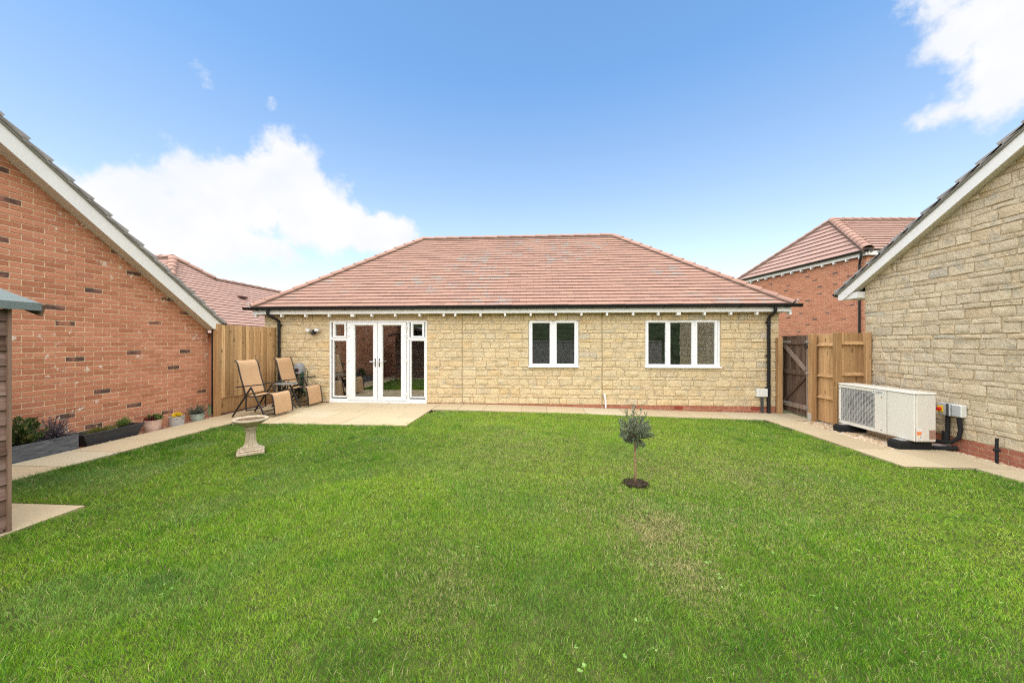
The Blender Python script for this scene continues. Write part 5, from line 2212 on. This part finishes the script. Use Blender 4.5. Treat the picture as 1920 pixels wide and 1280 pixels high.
# olive standard
OX, OY = 1.09, 4.05
oz = gz(OX) + .005
rp_ = random.Random(31)
ol = thing('olive_tree', 'young standard olive tree with grey green ball crown planted in the lawn', 'tree', (OX, OY, oz))
q = MB()
q.tube([(OX, OY, oz - .02), (OX + .004, OY, oz + .15), (OX - .003, OY, oz + .30), (OX + .002, OY, oz + .45), (OX + .004, OY, oz + .60)], .011, 8, radii=[.016, .0125, .011, .011, .008])
q.tube([(OX + .003, OY, oz + .255), (OX + .03, OY - .01, oz + .272), (OX + .055, OY - .015, oz + .29)], .0025, 5)
tips = []
cz = oz + .575
while len(tips) < 95:
    p = Vector((rp_.gauss(0, 1), rp_.gauss(0, 1), rp_.gauss(0, 1))).normalized()
    rr = rp_.uniform(.62, 1.0)
    t_ = (OX + p.x * .205 * rr, OY + p.y * .205 * rr, cz + p.z * .175 * rr)
    tips.append(t_)
for (dx, dz) in ((-.015, .275), (.055, .24), (-.11, .215), (.10, .20), (.02, .215), (-.075, .225), (.16, .13), (-.16, .12), (.0, .25)):
    tips.append((OX + dx, OY + rp_.uniform(-.06, .06), cz + dz))
cs = twigs(q, (OX + .003, OY, oz + .50), tips, .0035, rp_)
q.build('trunk', M_BARK, ol, smooth=True)
q = MB()
leaf_cloud(q, cs, 5000, rp_, (.020, .042), .24, .25, .25)
tag(q.build('crown', M_OLIVE, ol), kind='stuff')
q = MB()
v = [(OX, OY, oz + .018)]
for i in range(20):
    a = 2 * math.pi * i / 20
    rr = .125 * rp_.uniform(.7, 1.2)
    v.append((OX + rr * math.cos(a) + .01, OY + rr * .9 * math.sin(a), oz + .012))
q.add(v, [(0, 1 + i, 1 + (i + 1) % 20) for i in range(20)])
for _ in range(220):
    a, rr = rp_.uniform(0, 6.28), .135 * math.sqrt(rp_.random())
    x, y = OX + rr * math.cos(a), OY + rr * math.sin(a)
    s_ = rp_.uniform(.004, .013)
    q.add([(x - s_, y, oz + .012), (x + s_ * .4, y - s_, oz + .012), (x + s_ * .5, y + s_, oz + .012), (x, y, oz + .018 + s_ * .8)], [(0, 1, 3), (1, 2, 3), (2, 0, 3)], rp_.random())
tag(q.build('bare_soil', M_EARTH, None), 'ring of bare dark soil round the foot of the olive tree', kind='structure')

# planters along the brick wall
def trough(name, label, x0, x1, y0, y1, h, mat, taper=0.0, z=-.03):
    t = thing(name, label, 'planter', ((x0 + x1) / 2, (y0 + y1) / 2, z))
    q = MB()
    def rectring(dx, dy, zz):
        return [(x0 + dx, y0 + dy, zz), (x1 - dx, y0 + dy, zz), (x1 - dx, y1 - dy, zz), (x0 + dx, y1 - dy, zz)]
    rings = [rectring(taper * .55, taper, z), rectring(0, 0, z + h - .022), rectring(-.008 if taper else 0, -.008 if taper else 0, z + h - .02), rectring(-.008 if taper else 0, -.008 if taper else 0, z + h), rectring(.022, .022, z + h), rectring(.026, .026, z + h - .07)]
    for r in rings:
        q.v += r
    for i in range(len(rings) - 1):
        for k in range(4):
            j = (k + 1) % 4
            q.f.append((4 * i + k, 4 * i + j, 4 * i + 4 + j, 4 * i + 4 + k)); q.t.append(.5); q.m.append(0)
    q.f.append((3, 2, 1, 0)); q.t.append(.5); q.m.append(0)
    q.build('trough', mat, t)
    q = MB()
    zz = z + h - .045
    q.add([(x0 + .025, y0 + .025, zz), (x1 - .025, y0 + .025, zz), (x1 - .025, y1 - .025, zz), (x0 + .025, y1 - .025, zz)], [(0, 1, 2, 3)])
    q.build('compost', M_COMPOST, t)
    return t


trough('planter', 'rectangular slate grey planter holding a glossy shrub and a twiggy heather beside the shed', -6.80, -6.52, 3.55, 4.72, .235, M_SLATE)
trough('planter', 'tapered black trough with low yellow green herbs against the brick wall', -6.83, -6.545, 4.80, 5.60, .20, M_PLANTER2, .075)
rq = random.Random(17)


def bush(name, label, cat, base, tips, leafmat, n, L, W, up, twigmat=M_TWIG, tr=.004, bend=.3, part='foliage', fold=.25):
    t = thing(name, label, cat, base)
    q = MB()
    cs_ = twigs(q, base, tips, tr, rq, bend)
    q.build('stems', twigmat, t, smooth=True)
    q = MB()
    leaf_cloud(q, cs_, n, rq, L, W, up, fold)
    tag(q.build(part, leafmat, t), kind='stuff')
    return t


def dome_tips(base, rx, ry, h, n, low=.25, top=1.0):
    out = []
    for _ in range(n):
        a, e = rq.uniform(0, 6.28), math.asin(rq.uniform(low, 1))
        k = rq.uniform(.7, 1.05)
        out.append((base[0] + rx * math.cos(a) * math.cos(e) * k, base[1] + ry * math.sin(a) * math.cos(e) * k, base[2] + h * math.sin(e) * k * top))
    return out


b = (-6.66, 4.26, .16)
bush('shrub', 'glossy dark green shrub at the shed end of the slate planter', 'shrub', b, dome_tips(b, .17, .19, .38, 46), M_SKIMMIA, 900, (.045, .08), .42, .15)
b = (-6.66, 4.56, .16)
bush('heather', 'twiggy purple grey heather at the far end of the slate planter', 'plant', b, dome_tips(b, .19, .20, .34, 150, .05), M_HEATHER, 3600, (.012, .026), .38, .1, tr=.003)
b = (-6.69, 5.12, .125)
bush('thyme', 'low yellow thyme in the near half of the black trough', 'plant', b, dome_tips(b, .12, .29, .10, 70), M_THYME, 2100, (.010, .02), .45, .3, tr=.002)
b = (-6.69, 5.42, .12)
bush('chives', 'tufty bright green herb at the far end of the black trough', 'plant', b, dome_tips(b, .09, .13, .16, 90, .5), M_THYME2, 1500, (.02, .045), .14, .8, tr=.0018)


def pot(name, label, x, y, prof, mat, ribs=0, z=-.03):
    t = thing(name, label, 'flower pot', (x, y, z))
    q = MB()
    q.lathe(prof, 72 if ribs else 36, (x, y, z), rfun=(lambda r, zz, a: r + (.004 * (1 if math.sin(a * ribs) > 0 else -1) if .006 < zz < prof[-3][1] - .012 and r > .05 else 0)) if ribs else None)
    q.build('pot', mat, t, smooth=True, angle=35)
    q = MB()
    top = prof[-3][1]
    q.lathe([(0, top - .025), (prof[-3][0] - .014, top - .026)], 20, (x, y, z))
    q.build('compost', M_COMPOST, t)
    return t


P1 = (-6.655, 5.83)
pot('flower_pot', 'pale pink pot with crimson and green bedding, nearest the black trough', *P1, [(.0, 0), (.098, 0), (.104, .01), (.112, .10), (.122, .185), (.128, .195), (.118, .198), (.108, .17)], M_PINKPOT)
b = (P1[0], P1[1], .13)
bush('bedding_plant', 'low green and crimson bedding plant in the pale pink pot', 'plant', b, dome_tips(b, .15, .15, .12, 40), M_PANSY, 420, (.028, .05), .6, .2, tr=.0022)
b2 = (P1[0] + .02, P1[1] - .06, .15)
bush('bedding_flowers', 'dark crimson flowers at the near side of the pale pink pot', 'flowers', b2, dome_tips(b2, .11, .08, .10, 14), M_CRIMSON, 90, (.028, .045), .8, .2, tr=.002, part='petals')
P2 = (-6.62, 6.22)
pot('flower_pot', 'ribbed grey pot with yellow flowers, middle of the three pots', *P2, [(.0, 0), (.100, 0), (.106, .006), (.112, .175), (.114, .18), (.104, .182), (.098, .15)], M_GREYPOT, 30)
b = (P2[0], P2[1], .11)
bush('primrose', 'bright yellow flowers in the ribbed grey pot', 'flowers', b, dome_tips(b, .085, .085, .10, 40, .5), M_PETAL, 420, (.016, .032), .9, .6, tr=.002, part='petals')
b = (P2[0], P2[1], .10)
bush('primrose_leaves', 'green leaves round the yellow flowers in the ribbed grey pot', 'plant', b, dome_tips(b, .10, .10, .06, 20, .2), M_PANSY, 120, (.03, .05), .5, .1, tr=.002)
P3 = (-6.61, 6.62)
pot('flower_pot', 'mint green pot with a grey green lavender, nearest the timber fence', *P3, [(.0, 0), (.085, 0), (.09, .008), (.105, .08), (.115, .135), (.124, .14), (.124, .15), (.112, .152), (.105, .13)], M_MINTPOT)
b = (P3[0], P3[1], .08)
bush('lavender', 'rounded grey green lavender in the mint green pot', 'plant', b, dome_tips(b, .20, .20, .235, 150, .1), M_LAVENDER, 3000, (.014, .032), .16, .4, tr=.0022)

# ------------------------------------------------------------------ lawn
LAWN = [(-5.72, -3.2), (-5.72, 5.95), (-5.63, 6.22), (-5.4, 6.36), (-4.5, 6.41), (-3.0, 6.42), (-2.45, 6.47), (-2.34, 6.7), (-2.34, 7.5), (-2.22, 7.86), (-1.9, 7.97),
        (0, 7.98), (2.6, 7.98), (4.2, 7.96), (4.62, 7.88), (4.82, 7.6), (4.86, 6.9), (4.80, 6.2), (4.85, 5.5), (4.90, 5.2), (5.05, 5.11), (5.4, 5.10), (5.64, 5.06), (5.71, 4.85), (5.72, -3.2)]


def in_poly(x, y, poly):
    ins = np.zeros(x.shape, bool)
    n = len(poly)
    for i in range(n):
        (xa, ya), (xb, yb) = poly[i], poly[(i + 1) % n]
        c = ((ya > y) != (yb > y)) & (x < (xb - xa) * (y - ya) / ((yb - ya) if yb != ya else 1e-9) + xa)
        ins ^= c
    return ins


RS = np.random.RandomState(5)


def vnoise(x, y, s_, seed):
    r = np.random.RandomState(seed).rand(64, 64)
    u, v = x / s_, y / s_
    i, j = np.floor(u).astype(int), np.floor(v).astype(int)
    fu, fv = u - i, v - j
    fu, fv = fu * fu * (3 - 2 * fu), fv * fv * (3 - 2 * fv)
    g = lambda a, b: r[a % 64, b % 64]
    return (g(i, j) * (1 - fu) + g(i + 1, j) * fu) * (1 - fv) + (g(i, j + 1) * (1 - fu) + g(i + 1, j + 1) * fu) * fv


def gzn(x):
    t = np.clip((x + 2.4) / 8.2, 0, 1)
    return -.13 * t * t * (3 - 2 * t)


def bumps(x, y):
    return (vnoise(x, y, .9, 1) - .5) * .030 + (vnoise(x, y, .33, 2) - .5) * .014


# soil sheet under the grass
gx, gy = np.meshgrid(np.linspace(-5.74, 5.74, 130), np.linspace(-3.2, 8.0, 120))
gxx, gyy = gx.ravel(), gy.ravel()
keep = in_poly(gxx, gyy, LAWN)
zz = gzn(gxx) - .026 + bumps(gxx, gyy)
me = bpy.data.meshes.new('lawn')
idx = np.arange(gxx.size).reshape(gx.shape)
q_ = np.stack([idx[:-1, :-1], idx[:-1, 1:], idx[1:, 1:], idx[1:, :-1]], -1).reshape(-1, 4)
kq = keep[q_].any(1)
me.from_pydata(np.stack([gxx, gyy, zz], 1).tolist(), [], q_[kq].tolist())
me.materials.append(M_SOIL)
me.polygons.foreach_set('use_smooth', [True] * len(me.polygons))
tag(link('lawn', me), 'soil of the lawn under the grass', kind='structure')

# blades
cand = []
tx0, tx1, ty0, ty1 = -5.8, 5.8, -3.0, 8.05
NC = 2900000
bx = RS.uniform(tx0, tx1, NC)
by = RS.uniform(ty0, ty1, NC)
dist = np.hypot(bx, by)
zf = -SP * bx + CP * by
lat = np.abs((CP * bx + SP * by) / np.maximum(zf, .05))
seen = (zf > 1.1) & (lat < 1.62)
rho = np.interp(dist, [1.5, 2.5, 3.5, 5, 8], [25000, 21000, 13500, 8200, 5200])
rho = np.where(seen, rho, np.where(zf > -1.2, np.minimum(rho, 9000), 1500))
cd = NC / ((tx1 - tx0) * (ty1 - ty0))
patch = vnoise(bx, by, .28, 7) * .6 + vnoise(bx, by, .11, 8) * .4
jx = bx + RS.normal(0, .014, NC) + (vnoise(bx, by, .16, 31) - .5) * .07
jy = by + RS.normal(0, .014, NC) + (vnoise(bx, by, .16, 32) - .5) * .07
ok = in_poly(jx, jy, LAWN) & (RS.rand(NC) * cd < rho * (.72 + .56 * patch))
ok &= ~((bx < -4.14) & (by < 3.09) & (by > -1))                       # shed base
ok &= np.hypot(bx - OX - .01, (by - OY)) > .125 * (.6 + .8 * vnoise(bx, by, .05, 9))
a38 = math.radians(38)
rx_, ry_ = (bx - BX) * math.cos(a38) + (by - BYY) * math.sin(a38), -(bx - BX) * math.sin(a38) + (by - BYY) * math.cos(a38)
ok &= ~((np.abs(rx_) < .172) & (np.abs(ry_) < .172))
bx, by, dist, seen = bx[ok], by[ok], dist[ok], seen[ok]
NB = bx.size
clump = vnoise(bx, by, .30, 11) * .45 + vnoise(bx, by, .12, 12) * .55       # lush clumps
broad = vnoise(bx, by, 2.3, 13)
streak = vnoise(bx * .8 + by * .25, by, .75, 14)
# dry and worn places of the lawn: round the middle right of the picture
dry = np.zeros(NB)
for (px_, py_, rr, am) in ((1.0, 3.05, .34, .95), (.98, 2.75, .30, .8), (1.02, 2.45, .22, .6), (1.35, 4.55, .55, .35), (2.6, 4.6, .8, .3), (.55, 3.6, .5, .3), (-.3, 5.2, .9, .25), (1.6, 3.3, .4, .25), (-.6, 2.3, .35, .3)):
    dry = np.maximum(dry, am * np.exp(-(((bx - px_) / rr) ** 2 + ((by - py_) / (rr * 1.3)) ** 2)))
dry = dry * (.35 + 1.0 * vnoise(bx, by, .13, 15)) * 1.45
side = np.clip((-bx - 1.2) / 3.6, 0, 1)
band = np.clip((-bx - 4.75) / .5, 0, 1) * np.clip((by - 3.0) / .6, 0, 1)            # longer, lusher growth to the left
edge = np.clip((np.abs(bx) - 5.0) / .6, 0, 1)
h = (.019 + .021 * clump ** 1.3 + .010 * side + .008 * edge) * (1 - .35 * np.clip(dry, 0, 1)) * RS.uniform(.55, 1.3, NB)
lush = np.clip((vnoise(bx, by, .24, 16) * .7 + vnoise(bx, by, .9, 19) * .3 - .655) / .2, 0, 1)
lush = np.clip(lush + band * .75 * (vnoise(bx, by, .2, 41) > .3), 0, 1)
h *= 1 + .35 * lush
# distance to the border of the lawn: the mower leaves the growth there longer and it hangs over the stone
de = np.full(NB, 9.0)
ox_, oy_ = np.zeros(NB), np.zeros(NB)
for i_ in range(1, len(LAWN) - 1):
    (xa, ya), (xb, yb) = LAWN[i_], LAWN[i_ + 1] if i_ + 1 < len(LAWN) else LAWN[0]
    ex_, ey_ = xb - xa, yb - ya
    l2 = ex_ * ex_ + ey_ * ey_
    t_ = np.clip(((bx - xa) * ex_ + (by - ya) * ey_) / l2, 0, 1)
    dd_ = np.hypot(bx - xa - t_ * ex_, by - ya - t_ * ey_)
    cl = dd_ < de
    de = np.where(cl, dd_, de)
    ox_ = np.where(cl, -ey_ / math.sqrt(l2), ox_)
    oy_ = np.where(cl, ex_ / math.sqrt(l2), oy_)
fringe = np.clip(1 - de / .09, 0, 1) * vnoise(bx, by, .12, 33)
h *= 1 + .75 * fringe
w = np.interp(dist, [1.5, 3, 5, 8], [.0016, .0022, .0037, .0056]) * RS.uniform(.7, 1.3, NB)
az_ = RS.uniform(0, 2 * math.pi, NB)
# blades of one clump lean together
la = vnoise(bx, by, .13, 17) * 5 * math.pi
lean = RS.uniform(.2, 1.15, NB) + .2 * lush
ld = np.where(RS.rand(NB) < .38, la + RS.normal(0, .8, NB), az_)
ld = np.where(RS.rand(NB) < fringe * .9, np.arctan2(oy_, ox_) + RS.normal(0, .6, NB), ld)
base = np.stack([bx, by, gzn(bx) - .017 + bumps(bx, by)], 1)
sd = np.stack([np.cos(az_), np.sin(az_), np.zeros(NB)], 1)
lv = np.stack([np.cos(ld), np.sin(ld), np.zeros(NB)], 1)
up = np.array([0, 0, 1.0])
hh, ww, ll = h[:, None], w[:, None], lean[:, None]
p_mid = base + up * hh * .62 + lv * hh * ll * .30
p_tip = base + up * hh * (1.0 - .22 * ll) + lv * hh * ll * 1.0
near = dist < 4.3
V = []
vn = np.stack([base - sd * ww * .5, base + sd * ww * .5, p_mid + sd * ww * .42, p_mid - sd * ww * .42, p_tip], 1)
nN = int(near.sum())
nF = NB - nN
v1 = vn[near].reshape(-1, 3)
v2 = np.stack([base - sd * ww * .55, base + sd * ww * .55, p_tip], 1)[~near].reshape(-1, 3)
co = np.concatenate([v1, v2]).astype(np.float32)
i1 = (np.arange(nN) * 5)[:, None]
quads = i1 + np.array([[0, 1, 2, 3]])
tris1 = i1 + np.array([[3, 2, 4]])
i2 = (nN * 5 + np.arange(nF) * 3)[:, None]
tris2 = i2 + np.array([[0, 1, 2]])
loops = np.concatenate([quads.ravel(), tris1.ravel(), tris2.ravel()]).astype(np.int32)
npoly = nN * 2 + nF
starts = np.concatenate([np.arange(nN) * 4, nN * 4 + np.arange(nN + nF) * 3]).astype(np.int32)
me = bpy.data.meshes.new('grass')
me.vertices.add(co.shape[0])
me.vertices.foreach_set('co', co.ravel())
me.loops.add(loops.size)
me.loops.foreach_set('vertex_index', loops)
me.polygons.add(npoly)
me.polygons.foreach_set('loop_start', starts)
# colour: species and health of each blade, blue-green sheen painted in patches
G_DARK, G_MID, G_LITE, G_DRY, G_BLUE = np.array([.055, .185, .016]), np.array([.205, .415, .036]), np.array([.41, .56, .070]), np.array([.64, .58, .27]), np.array([.20, .34, .125])
tt = np.clip(.52 + .42 * (broad - .5) + .30 * (streak - .5) - .38 * lush - .50 * (clump - .5) + RS.normal(0, .24, NB) - .30 * side - .12 * edge + .10 - .10 * np.clip((2.9 - by) / 1.4, 0, 1), 0, 1)[:, None]
colr = np.where(tt < .5, G_DARK + (G_MID - G_DARK) * tt * 2, G_MID + (G_LITE - G_MID) * (tt - .5) * 2)
bl = (np.clip((vnoise(bx, by, .5, 18) - .6) / .2, 0, 1) * (.18 + .28 * side))[:, None]
colr = colr * (1 - bl) + G_BLUE * bl
dmask = (RS.rand(NB) < np.clip(.06 + .04 * np.clip((by - 2.5) / 2, 0, 1) + dry * .8, 0, .9))[:, None]
colr = np.where(dmask, G_DRY * RS.uniform(.6, 1.1, (NB, 1)), colr)
colr *= RS.uniform(.8, 1.2, (NB, 1))
c4 = np.concatenate([colr, np.ones((NB, 1))], 1)
cn = np.repeat(c4[near], 5, 0)
cf = np.repeat(c4[~near], 3, 0)
at = me.attributes.new('tint', 'FLOAT_COLOR', 'POINT')
at.data.foreach_set('color', np.concatenate([cn, cf]).astype(np.float32).ravel())
me.materials.append(M_GRASS)
me.update(calc_edges=True)
me.validate()
tag(link('grass', me), 'short uneven mown grass of the lawn with a few dry patches', kind='stuff')

# flat weeds in the turf
rw = random.Random(23)
q = MB()
spots = [(1.02, 3.25), (1.45, 3.05), (1.35, 3.4), (.75, 2.62), (.85, 2.55), (1.22, 2.5), (1.3, 2.42), (1.6, 2.75), (1.75, 2.3), (-.42, 2.55), (-.3, 2.2), (-.9, 1.95), (.2, 3.1), (.6, 2.0), (-1.5, 2.8), (2.4, 2.9), (2.9, 2.4), (1.9, 2.0), (-.2, 4.0), (.3, 1.75), (-2.2, 2.0)]
for (x, y) in spots:
    for k in range(rw.randint(1, 4)):
        cx_, cy_ = x + rw.gauss(0, .07), y + rw.gauss(0, .07)
        z = gz(cx_) + .022 + rw.uniform(-.004, .012)
        for j in range(rw.randint(3, 5)):
            a = rw.uniform(0, 6.28)
            l = rw.uniform(.010, .019)
            d = Vector((math.cos(a), math.sin(a), rw.uniform(.0, .4)))
            s_ = Vector((-math.sin(a), math.cos(a), 0)) * l * .42
            p = Vector((cx_, cy_, z))
            q.add([p, p + d * l * .6 + s_, p + d * l, p + d * l * .6 - s_], [(0, 1, 2), (0, 2, 3)], rw.random())
tag(q.build('weeds', M_CLOVER), 'small pale clover leaves scattered in the turf', kind='stuff')
